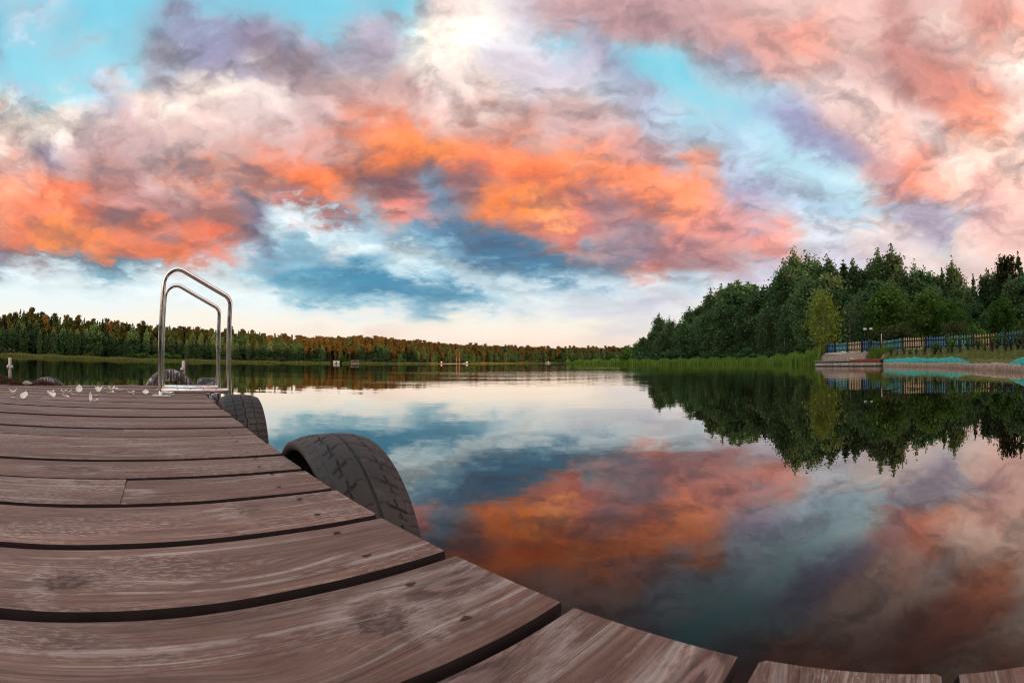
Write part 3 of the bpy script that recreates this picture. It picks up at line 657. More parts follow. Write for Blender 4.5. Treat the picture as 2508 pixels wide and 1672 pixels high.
# ------------------------------------------------------------------ petals on the boards
def mat_petal(name, c1, c2):
    m, t = material(name); co = objco(t)
    n = t.noise(co, 60., 3); x, y, z = t.sep(co)
    col = t.mix(t.mapr(y, -.02, .03), tuple(c2) + (1,), tuple(c1) + (1,))
    col = t.vmath('SCALE', col, scale=t.mapr(n, .3, .7, .92, 1.05))
    d = t.new('ShaderNodeBsdfDiffuse'); t.set(d.inputs[0], col)
    tr = t.new('ShaderNodeBsdfTranslucent'); t.set(tr.inputs[0], col); mx = t.new('ShaderNodeMixShader'); mx.inputs[0].default_value = .2
    t.l.new(d.outputs[0], mx.inputs[1]); t.l.new(tr.outputs[0], mx.inputs[2]); t.l.new(mx.outputs[0], t.out.inputs[0]); return m
M_PW = mat_petal('white petal', (.93, .91, .88), (.91, .89, .82)); M_PP = mat_petal('pink petal', (.84, .68, .62), (.80, .74, .66)); M_PY = mat_petal('yellowish petal', (.91, .89, .79), (.84, .82, .60))
def petal(e, d, label, size=.045, mat=None, yaw=0, curl=.5, fold=.3, tilt=0, notch=.0, wide=.85, lift=0.):
    nu, nv = 13, 11; vs = []
    for i in range(nu):
        u = i/(nu-1); hw = wide*.5*math.sin(math.pi*min(1, .04 + .96*u)**.72)**.8*(1 if u < .98 else .9)
        for j in range(nv):
            v = j/(nv-1)*2 - 1
            x = hw*v; y = u - .5 - notch*(1 - abs(v))*max(0, u - .7)/.3
            z = .72*curl*(u - .45)**2*1.6 + .75*fold*(v*hw*2)**2 + .02*math.sin(7*v + 5*u)
            vs.append((x*size, y*size, z*size))
    f = [(i*nv+j, i*nv+j+1, (i+1)*nv+j+1, (i+1)*nv+j) for i in range(nu-1) for j in range(nv-1)]
    M = Matrix.Rotation(R(yaw), 3, 'Z') @ Matrix.Rotation(R(tilt), 3, 'X')
    vr = np.array([M @ Vector(v) for v in vs]); vr[:, 2] -= vr[:, 2].min()
    o = mesh('petal', np.array(vs), f, mat or M_PW, None, True)
    zmin = min((M @ Vector(v)).z for v in vs)
    o.matrix_world = Matrix.Translation(dk(e, d, float(sag(e, d)) + .003 - zmin + lift)) @ _DR.to_4x4() @ M.to_4x4()
    return tag(o, label, 'petal', 'flower petals scattered on the dock')
PETALS = [
 (-1.183, 2.986, 'curled cream petal with an upright tip, farthest to the left', dict(size=.072, curl=.9, fold=.9, yaw=35, mat=M_PY)),
 (-1.068, 2.701, 'small white petal lying just below the curled cream one', dict(size=.04, curl=.3, yaw=10)),
 (-.985, 2.72, 'broad white cupped petal standing right of the leftmost pair', dict(size=.06, curl=.5, fold=.3, tilt=38, yaw=-10, wide=1.)),
 (-.854, 2.913, 'large plain white petal with a pointed crest', dict(size=.072, tilt=25, fold=.5, yaw=60, wide=.9)),
 (-.971, 3.339, 'thin yellowish petal lying flat near the weeds', dict(size=.055, mat=M_PY, yaw=75, fold=.5, curl=.6)),
 (-.860, 3.341, 'left half of a yellowish boat-shaped pair of petals', dict(size=.062, mat=M_PY, yaw=62, curl=1.1, fold=.5)),
 (-.825, 3.36, 'right half of a yellowish boat-shaped pair of petals', dict(size=.062, mat=M_PY, yaw=-58, curl=1.1, fold=.5)),
 (-.762, 3.512, 'heart-shaped white petal standing upright', dict(size=.058, tilt=62, notch=.25, wide=1.05, fold=.2)),
 (-.729, 3.162, 'narrow wavy white petal lying in front of the heart-shaped one', dict(size=.055, wide=.45, yaw=85, curl=.7, fold=.2)),
 (-.599, 3.525, 'thick cream folded petal in the middle of the scatter', dict(size=.085, curl=.9, fold=1.1, mat=M_PY, yaw=15, tilt=20)),
 (-.609, 4.011, 'small white petal farthest back on the pale board', dict(size=.05, curl=.5, fold=.5)),
 (-.517, 3.756, 'yellow-edged ragged petal behind a flat white one', dict(size=.075, curl=.9, fold=.9, mat=M_PY, yaw=40)),
 (-.480, 3.43, 'flat white petal in front of the yellow-edged ragged one', dict(size=.065, curl=.4, fold=.4, yaw=80)),
 (-.441, 3.752, 'pale spread petal right of the yellow-edged one', dict(size=.07, curl=.6, fold=.6, yaw=-60)),
 (-.566, 3.13, 'smooth oval white petal lying flat by itself', dict(size=.05, wide=.5, yaw=88, curl=.15, fold=.15)),
 (-.515, 2.715, 'upright sliver of a white petal, nearest to the camera side', dict(size=.055, tilt=70, wide=.4, yaw=15)),
 (-.488, 2.69, 'curved white petal lying against the upright sliver', dict(size=.055, yaw=70, curl=.9, fold=.4)),
 (-.743, 2.921, 'pink-tinged petal lying on its side', dict(size=.062, mat=M_PP, yaw=70, wide=.6, fold=.6, tilt=15)),
 (-.187, 3.45, 'plump white petal standing alone left of the ladder foot', dict(size=.055, tilt=32, fold=.3, wide=1.)),
 (-.310, 3.449, 'white curled petal of the pair left of the ladder', dict(size=.06, curl=1., fold=.5, yaw=75)),
 (-.281, 3.36, 'small cream petal touching the curled one left of the ladder', dict(size=.034, curl=.4, mat=M_PP)),
 (.036, 3.70, 'white petal lying between the two ladder rails', dict(size=.06, curl=.8, fold=.6, yaw=50)),
 (.024, 3.315, 'flattened petal lying on the near foot plate', dict(size=.05, curl=.2, fold=.1, mat=M_PY, yaw=80, lift=.006)),
]
for e, d, lb, kw in PETALS: petal(e, d, lb, **kw)
# dried weeds and a stone in the far left corner
M_WEED = mat_plain('dried brown weed', (.035, .014, .009), (.14, .055, .032), 40., .9, vary=.4)
def weeds(e, d, w_, h, n, label, seed):
    r = random.Random(seed); p = MB()
    for i in range(n):
        x = r.gauss(0, w_*.42); zz = max(.0, h*(1 - abs(x)/(w_*1.2)))*r.random(); a = r.uniform(0, 6.28); L = r.uniform(.02, .06)
        y = r.gauss(0, .025); pts = []
        for k in range(4):
            s_ = k/3 - .5; pts.append((x + math.cos(a)*L*s_*1.6, y + math.sin(a)*L*s_*.7, max(.002, zz + .012*math.sin(k*1.7 + a) + r.uniform(-.004, .008))))
        p.tube(pts, [.0022, .0028, .0026, .0014], 4)
    o = p.build('dried_weeds', M_WEED); o.matrix_world = Matrix.Translation(dk(e, d, float(sag(e, d)))) @ _DR.to_4x4()
    return tag(o, label, 'weeds', 'heaps of dried weed on the dock')
weeds(-1.93, 4.60, .26, .085, 190, 'taller heap of brown dried weed round the foot of the pipe post', 1)
weeds(-1.44, 4.58, .30, .045, 170, 'low mat of brown dried weed in front of the whitened tyre', 2)
weeds(-1.70, 4.62, .22, .022, 80, 'thin strand of brown weed joining the two heaps', 3)
def stone(name, e, d, s_, mat, label, cat, seed):
    bm = bmesh.new(); bmesh.ops.create_icosphere(bm, subdivisions=3, radius=1)
    r = np.random.RandomState(seed); ph = r.rand(6)*6
    for v in bm.verts:
        k = 1 + .18*math.sin(3*v.co.x + ph[0]) + .14*math.sin(4*v.co.y + ph[1]) + .1*math.sin(5*v.co.z + ph[2])
        v.co = Vector((v.co.x*s_[0]*k, v.co.y*s_[1]*k, v.co.z*s_[2]*k))
    me = bpy.data.meshes.new(name); bm.to_mesh(me); bm.free(); me.materials.append(mat)
    o = bpy.data.objects.new(name, me); COL.objects.link(o); soft(o, 60)
    o.matrix_world = Matrix.Translation(dk(e, d, s_[2]*.8 + float(sag(e, d)))) @ _DR.to_4x4(); return tag(o, label, cat)
stone('stone', -1.60, 4.55, (.06, .04, .026), mat_plain('grey stone', (.08, .07, .065), (.42, .40, .37), 14.), 'grey pebble lying in the weeds between post and tyre', 'stone', 3)


# ------------------------------------------------------------------ ground
SH = np.array([(-180,70),(-120,80),(-95,150),(-80,175),(-69,190),(-50,215),(-37,240),(-19,300),(-8,360),(0,410),(6,440),(6.6,440),(7.2,190),(9,160),(12,130),(16,107),(26,82),(34,64),(38,52),(40,45.5),(40.8,40.2),(49.1,34.3),(49.6,32),(53,29),(57,25.8),(62.4,20.5),(69,16.9),(80,14.5),(100,15),(140,40),(180,70)], float)
def shore(a): return np.interp(a, SH[:, 0], SH[:, 1])
def ground_z(a, r):
    a = np.asarray(a, float); r = np.asarray(r, float); s = r - shore(a)
    far = .12 + np.clip(s, 0, 8)*.05 + np.clip(s - 8, 0, 200)*.012
    left = np.clip((-a - 25)/30, 0, 1)*np.clip((s - 30)/90, 0, 1)*4
    reed = .06 + np.clip(s, 0, 20)*.045 + np.clip(s - 20, 0, 100)*.01
    lip_a = np.interp(s, [0, .15, .8, 2, 4, 12, 60], [.1, .20, .45, .72, .97, 1.1, 1.6])
    lip_b = np.interp(s, [0, .15, .8, 2, 6, 13, 20, 60], [.1, .20, .40, .46, .60, .87, .95, 1.6])
    kb = np.clip((a - 54)/11, 0, 1); lip = lip_a*(1 - kb) + lip_b*kb
    sand = np.interp(s, [0, .4, 1., 1.8, 3, 5, 60], [.05, .35, .75, 1.0, 1.05, 1.08, 1.6])
    k1 = np.clip((a - 6.6)/.6, 0, 1); k2 = np.clip((a - 40)/1.2, 0, 1); k3 = np.clip((a - 48.3)/1.2, 0, 1)
    z = (far + left)*(1 - k1) + k1*(reed*(1 - k2) + k2*(sand*(1 - k3) + lip*k3))
    return np.where(s < 0, np.maximum(s*.22, -1.6) - .02, z)
def gz(x, y): return float(ground_z(math.degrees(math.atan2(x, y)), math.hypot(x, y)))
_k = np.array([.02,.3,.6,.8,.9,.95,.975,.99,.997,1.0,1.003,1.008,1.015,1.025,1.04,1.06,1.085,1.12,1.16,1.21,1.27,1.35,1.45,1.6,1.8,2.1,2.6,3.4,5,8])
_az = np.concatenate([np.arange(-180, 35, .75), np.arange(35, 80, .3), np.arange(80, 180, .75)])
A_, K_ = np.meshgrid(_az, _k, indexing='ij'); R_ = shore(A_)*K_; Z_ = ground_z(A_, R_)
_rs = np.random.RandomState(2)
Z_ += np.where(Z_ > .2, _rs.uniform(-.03, .03, Z_.shape), 0)
na, nk = len(_az), len(_k)
V = np.stack([R_*np.sin(np.radians(A_)), R_*np.cos(np.radians(A_)), Z_], -1).reshape(-1, 3)
i_, j_ = np.meshgrid(np.arange(na), np.arange(nk-1), indexing='ij'); i2 = (i_ + 1) % na
F = np.stack([i_*nk + j_, i_*nk + j_ + 1, i2*nk + j_ + 1, i2*nk + j_], -1).reshape(-1, 4)
def mat_ground():
    m, t = material('grass and bare soil')
    pos = t.new('ShaderNodeNewGeometry').outputs['Position']; x, y, z = t.sep(pos)
    n = t.noise(pos, .8, 6, .65); n2 = t.noise(pos, 7., 5, .7); n3 = t.noise(pos, .15, 3)
    wild = t.mix(t.mapr(n, .35, .65), (.020, .032, .008, 1), (.045, .065, .015, 1))
    lawn = t.mix(t.mapr(n2, .35, .65), (.085, .105, .026, 1), (.165, .165, .062, 1))
    lawn = t.mix(t.mapr(n, .56, .68), lawn, (.17, .125, .07, 1))
    near = t.mapr(t.vmath('DISTANCE', pos, (22, 6, 1)), 22., 15.)
    col = t.mix(near, wild, lawn)
    sand = t.mapr(t.math('ADD', t.vmath('DISTANCE', t.vmath('MULTIPLY', pos, (1, 1, 0)), (27.2, 26.8, 0)), t.math('MULTIPLY', n, 3.)), 7.2, 5.6)
    scol = t.mix(t.mapr(n2, .4, .65), (.21, .135, .095, 1), (.40, .32, .26, 1))
    col = t.mix(sand, col, scol)
    mud = t.mapr(t.math('ADD', z, t.math('MULTIPLY', n2, .12)), .26, .12)
    col = t.mix(mud, col, t.mix(near, (.030, .026, .012, 1), (.16, .10, .07, 1)))
    principled(t, col, .95, 0, .1, bump(t, n2, .6, .05)); return m
M_GROUND = mat_ground()
ground = mesh('ground', V, F, M_GROUND, None, True); tag(ground, kind='structure')

# ------------------------------------------------------------------ vegetation builders
def rnd_dirs(r, n):
    v = r.normal(size=(n, 3)); return v/np.linalg.norm(v, axis=1)[:, None]
def leaf_mesh(C, size, r, up=.35, aspect=1.5):
    """one little folded-free quad per leaf spray"""
    n = len(C); N = rnd_dirs(r, n); N[:, 2] = np.abs(N[:, 2]) + up; N /= np.linalg.norm(N, axis=1)[:, None]
    T = np.cross(N, rnd_dirs(r, n)); T /= np.linalg.norm(T, axis=1)[:, None] + 1e-9; B = np.cross(N, T)
    s = (size*r.uniform(.65, 1.35, n))[:, None]
    V = np.stack([C - T*s*aspect*.5, C + B*s*.42 - T*s*.05, C + T*s*aspect*.5, C - B*s*.42 + T*s*.08], 1).reshape(-1, 3)
    return V, np.arange(4*n).reshape(-1, 4)
def tree_shape(kind, H, cr, seed, dens=1., leaf=.3):
    """returns a wood MB and leaf centres"""
    r = np.random.RandomState(seed); mb = MB(); C = []
    lean = r.uniform(-.03, .03, 2)
    def trunk_at(z): return np.array([lean[0]*z + .10*math.sin(z*.5 + seed), lean[1]*z + .10*math.cos(z*.43 + seed), z])
    r0 = {'birch': .011, 'alder': .014, 'spruce': .012, 'pine': .011}[kind]*H
    zs = np.linspace(0, H*.95, 9)
    mb.tube([trunk_at(z) for z in zs], [max(.02, r0*(1 - z/H)**.8) for z in zs], 7, 0, False)
    if kind == 'spruce':
        n = int(26*dens**.5)
        for i in range(n):
            t = .07 + .92*(i + r.rand())/n; L = cr*(1 - t)**.85*r.uniform(.75, 1.15) + .15
            for q in range(5 if t < .8 else 3):
                a = r.uniform(0, 6.28); b = trunk_at(t*H); m_ = int(10*dens*max(.35, 1 - t*.6))
                s = r.uniform(.1, 1, m_)**.7
                P = b + np.stack([np.cos(a)*L*s, np.sin(a)*L*s, -.28*L*s + .10*L*s*s*2], 1) + r.normal(0, .16 + .03*L, (m_, 3))*[1, 1, .7]
                C.append(P)
        C.append(trunk_at(H*.99) + r.normal(0, 1, (int(12*dens), 3))*[.10, .10, .45])
    elif kind == 'pine':
        n = int(20*dens**.5)
        for i in range(n):
            t = r.uniform(.56, .98); a = r.uniform(0, 6.28); L = cr*r.uniform(.45, 1.1)*(1 - ((t - .74)/.30)**2*.75)
            b = trunk_at(t*H); e = b + np.array([math.cos(a)*L, math.sin(a)*L, L*.30])
            mb.tube([b, b*.5 + e*.5 + [0, 0, -.1], e], [.05, .035, .015], 4, 0, False)
            for s in (.45, .75, 1.):
                m_ = int(11*dens); C.append(b + (e - b)*s + r.normal(0, 1, (m_, 3))*[.55, .55, .34]*(H/17))
    else:
        n = int((36 if kind == 'birch' else 34)*min(1.6, dens**.5)); lo = .16 if kind == 'birch' else .12
        for i in range(n):
            t = lo + (.97 - lo)*((i + r.rand())/n)**.92; a = i*2.399 + r.uniform(-.5, .5)
            pr = math.sin(math.pi*min(1, max(0, (t - lo + .10)/(1.13 - lo))))**(.56 if kind == 'birch' else .5)
            L = cr*pr*r.uniform(.55, 1.22); rise = r.uniform(.25, .8) if kind == 'birch' else r.uniform(.15, .75)
            b = trunk_at(max(.06, t - .10)*H); e = b + np.array([math.cos(a)*L, math.sin(a)*L, L*rise]); e[2] = min(e[2], H*1.0)
            if r.rand() < .7: mb.tube([b, b*.5 + e*.5 + [0, 0, .12*L], e], [r0*.28, r0*.17, r0*.05], 4, 0, False)
            for s in (.38, .6, .8, 1.):
                m_ = int((24 if s > .5 else 14)*dens); c = b + (e - b)*s + np.array([0, 0, .12*L*4*s*(1 - s)])
                sg = (.30 + .11*L)*(.8 + .4*r.rand())
                P = c + r.normal(0, 1, (m_, 3))*[sg, sg, sg*(1.15 if kind == 'birch' else .75)]
                if kind == 'birch': P[:, 2] -= np.abs(r.normal(0, .55, m_))*(.4 + s)
                C.append(P)
        m_ = int(40*dens); C.append(trunk_at(H*.94) + r.normal(0, 1, (m_, 3))*[.32, .32, H*.036])
    C = np.concatenate(C); C[:, 2] = np.maximum(C[:, 2], .25)
    return mb, C, r
M_LF_BIRCH = mat_leaf('birch leaves', (0.050, 0.104, 0.046), (0.201, 0.298, 0.123))
M_LF_ALDER = mat_leaf('dark broad leaves', (0.038, 0.090, 0.042), (0.142, 0.248, 0.093))
M_LF_GREEN = mat_leaf('fresh green leaves', (0.043, 0.100, 0.024), (0.138, 0.244, 0.049))
M_LF_YELLOW = mat_leaf('yellow green birch leaves', (0.147, 0.198, 0.032), (0.405, 0.440, 0.086), 0, .45, .02)
M_LF_SPRUCE = mat_leaf('spruce needles', (0.027, 0.060, 0.024), (0.091, 0.152, 0.054), 0, .15)
M_LF_PINEG = mat_leaf('green pine needles', (.034, .046, .018), (.115, .118, .042), 0, .2)
M_LF_PINE = mat_leaf('pine needles', (.070, .058, .022), (.235, .170, .062), 0, .2)  # rust glow of the low sun is painted into this needle colour
M_LF_OLIVE = mat_leaf('willow leaves', (0.053, 0.078, 0.030), (0.155, 0.184, 0.076))
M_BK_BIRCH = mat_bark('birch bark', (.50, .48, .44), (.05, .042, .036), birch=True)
M_BK_FARB = mat_bark('shaded birch bark', (.26, .24, .21), (.06, .05, .04), birch=True)  # less bright bark for the far birches
M_BK_DARK = mat_bark('dark bark', (.024, .019, .015), (.08, .062, .048))
M_BK_PINE = mat_bark('red pine bark', (.13, .060, .032), (.28, .135, .066))
BARK = {'birch': M_BK_BIRCH, 'alder': M_BK_DARK, 'spruce': M_BK_DARK, 'pine': M_BK_PINE}
def tree_data(name, kind, H, cr, seed, lf, dens=1., leaf=.3, bark=None):
    mb, C, r = tree_shape(kind, H, cr, seed, dens, leaf)
    a = mb.build('trunk', bark or BARK[kind], None, True); v, f = leaf_mesh(C, leaf, r, .3 if kind != 'spruce' else .1)
    b = mesh('crown', v, f, lf); ma, mc = a.data, b.data
    bpy.data.objects.remove(a); bpy.data.objects.remove(b)
    return dict(name=name, H=H, trunk=ma, crown=mc)
def merged_data(P, name):
    """trunk and crown of a far tree in one small mesh"""
    bm = bmesh.new(); bm.from_mesh(P['trunk']); n0 = len(bm.faces); bm.from_mesh(P['crown']); bm.faces.ensure_lookup_table()
    me = bpy.data.meshes.new(name)
    for k in range(n0, len(bm.faces)): bm.faces[k].material_index = 1
    bm.to_mesh(me); bm.free(); me.materials.append(P['trunk'].materials[0]); me.materials.append(P['crown'].materials[0]); return me
def place_tree(P, a, r_, H, label, cat='tree', group=None, yaw=None, wide=1., rg=random, z=None, tilt=0):
    x, y = polar(a, r_); s = H/P['H']
    t = empty(P['name'], (x, y, gz(x, y) - .05 if z is None else z), (R(tilt), 0, rg.uniform(0, 6.28) if yaw is None else yaw), label, cat, group)
    t.scale = (s*wide, s*wide, s)
    for nm in ('trunk', 'crown'):
        o = bpy.data.objects.new(nm, P[nm]); COL.objects.link(o); o.parent = t
    return t

# ------------------------------------------------------------------ the wood on the right-hand shore
PB = [tree_data('birch_tree', 'birch', 16, 2.5 + .3*(i % 3), 10 + i, M_LF_BIRCH, 1.9, .36) for i in range(5)]
PA = [tree_data('broadleaf_tree', 'alder', 14, 3.2 + .3*(i % 2), 30 + i, M_LF_ALDER if i % 2 == 0 else M_LF_BIRCH, 2.0, .38) for i in range(4)]
PG = [tree_data('broadleaf_tree', 'alder', 10, 3.3, 40 + i, M_LF_GREEN, 1.7, .34) for i in range(2)]
PS = [tree_data('spruce_tree', 'spruce', 15, 2.5, 50 + i, M_LF_SPRUCE, 2.2, .40) for i in range(3)]
PP = [tree_data('pine_tree', 'pine', 17, 2.6, 60 + i, M_LF_PINEG, 2.6, .40) for i in range(3)]
rg = random.Random(11)
def wood_r(a): return float(np.interp(a, [7, 12, 16, 19, 26, 34, 40, 48, 56, 64, 72, 100], [215, 172, 124, 114, 100, 82, 70, 66, 62, 58, 56, 50]))
def top_H(a, e, r_):
    x, y = polar(a, r_); return .73 + r_*math.tan(R(e))/math.cos(0) - gz(x, y) + .05
SKYLINE = [ # azimuth, elevation of the tip, kind, what sets it apart
 (16.6, 2.3, 'a', 'low dark bush-like tree at the outer tip of the wood above the reeds'),
 (17.4, 3.2, 'a', 'small dark round tree second from the outer tip of the wood'),
 (18.5, 4.2, 'b', 'short birch beside the thin ragged one near the tip of the wood'),
 (19.5, 6.1, 'b', 'thin ragged birch with a bent top, first tall one from the lake end'),
 (20.8, 5.5, 'b', 'sparse birch with an open crown right of the bent-topped one'),
 (22.1, 5.2, 'b', 'slim birch closing the open gap near the tip of the wood'),
 (23.5, 6.8, 'b', 'tall feathery birch where the wood starts to rise'),
 (24.9, 7.0, 'a', 'dense dark tree filling the rising flank of the wood'),
 (26.4, 9.0, 'b', 'narrow dark tree on the rising flank of the wood'),
 (27.9, 9.5, 'b', 'second narrow tree on the flank, higher than its left neighbour'),
 (29.0, 8.9, 'a', 'dark leafy crown between the narrow trees and the flat-topped tree'),
 (30.3, 10.0, 'a', 'broad flat-topped green tree left of the tall birch group'),
 (31.6, 9.7, 'a', 'wide round-topped tree beside the flat-topped one'),
 (33.6, 9.1, 'a', 'dark tree in the dip left of the tall birch group'),
 (35.2, 10.4, 'b', 'shoulder birch on the left of the tall birch group'),
 (36.6, 12.0, 'b', 'tall birch left of the highest tip in the birch group'),
 (38.0, 13.3, 'b', 'highest birch with a rust-tinted tip in the tall group'),
 (40.3, 12.8, 'b', 'full tall birch directly behind the yellow-green birch'),
 (41.7, 12.0, 'b', 'drooping tall birch right behind the yellow-green one'),
 (43.1, 12.2, 'b', 'narrow leafy crown over the left end of the fence'),
 (44.6, 11.1, 's', 'thin spiky conifer above the teal and cream fence panels'),
 (46.4, 11.5, 'b', 'light open birch crown above the cream fence panel'),
 (48.3, 10.8, 'a', 'dark leafy tree left of the tall twin trees'),
 (49.9, 12.4, 'b', 'slimmer left one of the tall twin trees above the fence'),
 (51.6, 12.7, 'b', 'fuller right one of the tall twin trees above the fence'),
 (53.2, 9.6, 'b', 'lower birch leaning on the tall twin trees'),
 (54.5, 10.2, 'b', 'round-headed birch right of the tall twin trees'),
 (56.5, 9.2, 'a', 'even dark crown between the round-headed and the domed tree'),
 (58.3, 9.0, 's', 'tiny conifer spike left of the tall domed tree'),
 (60.0, 10.2, 'b', 'tall domed birch standing clear above the tan fence panel'),
 (62.4, 8.0, 's', 'dark conifer in the low notch of the treeline'),
 (63.8, 7.8, 's', 'slender conifer in the low notch beside a darker one'),
 (65.0, 8.7, 'b', 'ragged leafy crown right of the low notch'),
 (66.4, 9.0, 'b', 'dark broad tree near the picture edge over the blue panel'),
 (68.0, 9.7, 'p', 'ragged dark pine tip sticking out highest near the picture edge'),
 (69.3, 9.6, 's', 'tall dark conifer at the very edge of the picture'),
 (71.2, 9.2, 's', 'dark conifer just past the last blue fence panel'),
]
SETS = {'b': PB, 'a': PA, 's': PS, 'p': PP, 'g': PG}
for i, (a, e, k, lb) in enumerate(SKYLINE):
    r_ = wood_r(a) + rg.uniform(-3, 3)
    P = rg.choice(SETS[k]); H = top_H(a, e, r_)
    place_tree(P, a, r_, H, lb, 'tree', 'trees of the near wood', rg=rg, wide=max(.8, min(1.25, rg.uniform(.85, 1.1)*(15/max(H, 8))**.35)))
# lower trees that close the front of the wood
def skyl(a): return float(np.interp(a, [s[0] for s in SKYLINE], [s[1] for s in SKYLINE]))
a = 17.2
while a < 76:
    r_ = max(wood_r(a)*rg.uniform(.86, .95), float(shore(a)) + rg.uniform(9, 13)); k = rg.choice('bbaab' if a < 62 else 'sasab'); e = min(skyl(a) - .8, skyl(a)*rg.uniform(.55, .86))
    P = rg.choice(SETS[k]); H = top_H(a, e, r_)
    zone = 'behind the reeds' if a < 41 else 'behind the picket fence'
    kind = {'b': 'mid-height birch in the front rank of the wood ', 'a': 'mid-height dark leafy tree in the front rank of the wood ', 's': 'mid-height conifer in the front rank of the wood ', 'p': 'mid-height pine in the front rank of the wood '}[k]
    place_tree(P, a, r_, H, kind + zone, 'tree', {'b': 'front rank birches ', 'a': 'front rank leafy trees ', 's': 'front rank conifers ', 'p': 'front rank pines '}[k] + zone, rg=rg, wide=rg.uniform(.95, 1.2))
    a += rg.uniform(.75, 1.25)
# rear ranks that shut the gaps
a = 8.
while a < 112:
    r_ = wood_r(a)*rg.uniform(1.10, 1.45); k = rg.choice('aabs'); e = (skyl(a) if a < 71 else 9)*rg.uniform(.62, .86)
    if a < 16.4: e = rg.uniform(.8, 1.5)
    P = rg.choice(SETS[k]); H = max(3.5, top_H(a, e, r_))
    place_tree(P, a, r_, H, 'shaded ' + {'a': 'leafy tree', 'b': 'birch', 's': 'conifer'}[k] + ' half hidden deep inside the near wood', 'tree', {'a': 'inner leafy trees', 'b': 'inner birches', 's': 'inner conifers'}[k], rg=rg, wide=1.2)
    a += rg.uniform(.8, 1.35) if a < 76 else 2.2
# trees and shrubs with a look of their own
YB = tree_data('birch_tree', 'birch', 7, 1.75, 77, M_LF_YELLOW, 1.25, .17)
place_tree(YB, 41.35, 43, top_H(41.35, 8.3, 43), 'bright yellow-green young birch at the left end of the picket fence', 'tree', rg=rg)
LB = tree_data('birch_tree', 'birch', 9, 1.8, 78, M_LF_BIRCH, .8, .24)
for a, e, r_, lb in ((36.0, 5.6, 69, 'pale drooping birch with a bare leaning white trunk behind the reeds'), (33.4, 6.4, 77, 'young birch with a slanting white trunk left of the drooping one'), (31.2, 5.9, 81, 'light grey-green birch in front of the dark flat-topped tree'), (24.4, 4.4, 95, 'light feathery birch low on the flank of the wood'),
                     (44.9, 6.4, 52, 'slim grey-green young birch behind the cream fence panel'), (47.0, 7.8, 56, 'light tall birch above the double lamp')):
    place_tree(LB, a, r_, top_H(a, e, r_), lb, 'tree', rg=rg, tilt=rg.uniform(-4, 4))
for a, e, r_, lb in ((50.0, 7.8, 52, 'bright green round-crowned tree behind the tall grey pole'), (56.0, 7.0, 50, 'mid green round tree behind the blue fence panel'), (59.0, 5.6, 48, 'olive green tree above the teal fence panel'), (66.0, 5.4, 46, 'dark green tree over the tan fence panel')):
    place_tree(rg.choice(PG), a, r_, top_H(a, e, r_), lb, 'tree', rg=rg, wide=1.1)
def shrub_data(name, H, W, seed, lf, n=900, leaf=.2):
    r = np.random.RandomState(seed); mb = MB(); C = []
    for i in range(14):
        a = r.uniform(0, 6.28); L = W*.5*r.uniform(.3, 1); e = np.array([math.cos(a)*L, math.sin(a)*L, H*r.uniform(.45, 1.)*(1 - .35*(L/(W*.5))**2)])
        mb.tube([(0, 0, 0), e*[.4, .4, .6], e], [.035, .025, .008], 4, 0, False)
        for s in (.5, .8, 1.): C.append(e*[s, s, s**.8] + r.normal(0, 1, (n//42, 3))*[.09*W, .09*W, .08*H])
    C = np.concatenate(C); C[:, 2] = np.maximum(C[:, 2], .06)
    a_ = mb.build('stems', M_BK_DARK, None, True); v, f = leaf_mesh(C, leaf, r); b = mesh('foliage', v, f, lf)
    ma, mc = a_.data, b.data; bpy.data.objects.remove(a_); bpy.data.objects.remove(b); return dict(name=name, H=H, trunk=ma, crown=mc)
def place_shrub(P, a, r_, H, label, group=None, wide=1., z=None, cat='shrub'):
    x, y = polar(a, r_); t = empty(P['name'], (x, y, gz(x, y) - .03 if z is None else z), (0, 0, rg.uniform(0, 6.28)), label, cat, group); s = H/P['H']; t.scale = (s*wide, s*wide, s)
    for nm, d in (('stems', P['trunk']), ('foliage', P['crown'])):
        o = bpy.data.objects.new(nm, d); COL.objects.link(o); o.parent = t
    return t
SW = shrub_data('willow_shrub', 3, 4.2, 5, M_LF_OLIVE, 2400, .2)
SD = shrub_data('shrub', 2.5, 3.6, 6, M_LF_GREEN, 1600, .22); SK = shrub_data('shrub', 2.5, 3.6, 7, M_LF_ALDER, 1600, .22)
place_shrub(SW, 51.4, 45, top_H(51.4, 3.8, 45), 'pale olive willow shrub rounding up behind the teal fence panel', wide=1.05)
place_shrub(SW, 59.8, 40, top_H(59.8, 3.6, 40), 'yellow-olive shrub behind the overgrown teal fence panel', wide=.9)
place_shrub(SD, 61.6, 42, top_H(61.6, 3.2, 42), 'green shrub between the olive one and the tan fence panel')
place_shrub(SD, 70.0, 38, top_H(70., 3.4, 38), 'leafy shrub over the last blue fence panel')
place_shrub(SD, 16.2, 117, 4.6, 'rounded light green bush at the foot of the wood tip', wide=1.3)
place_shrub(SK, 17.6, 112, 3.4, 'dark bush right of the light green one at the wood tip', wide=1.5)
place_shrub(SK, 21.4, 103, 3.2, 'dark bush under the sparse birch, just behind the reeds', wide=1.6)
place_shrub(SK, 24.0, 96, 2.8, 'dark bush under the feathery birch, just behind the reeds', wide=1.6)
place_shrub(SW, 10.2, 160, 2.6, 'greyish bush on the outer reed spit', wide=1.6)
place_shrub(SD, 8.6, 178, 2.2, 'small green bush near the outer end of the reed spit', wide=1.8)
place_shrub(SD, 13.2, 134, 2.4, 'low green bush midway along the reed spit', wide=1.8)
for a in (19.5, 26.5, 29., 32., 35., 38., 40.5):
    place_shrub(SK, a, max(wood_r(a)*.88, float(shore(a)) + 8), rg.uniform(1.6, 2.6), 'shaded bush in the undergrowth between reeds and wood', 'undergrowth bushes behind the reeds', wide=1.9)

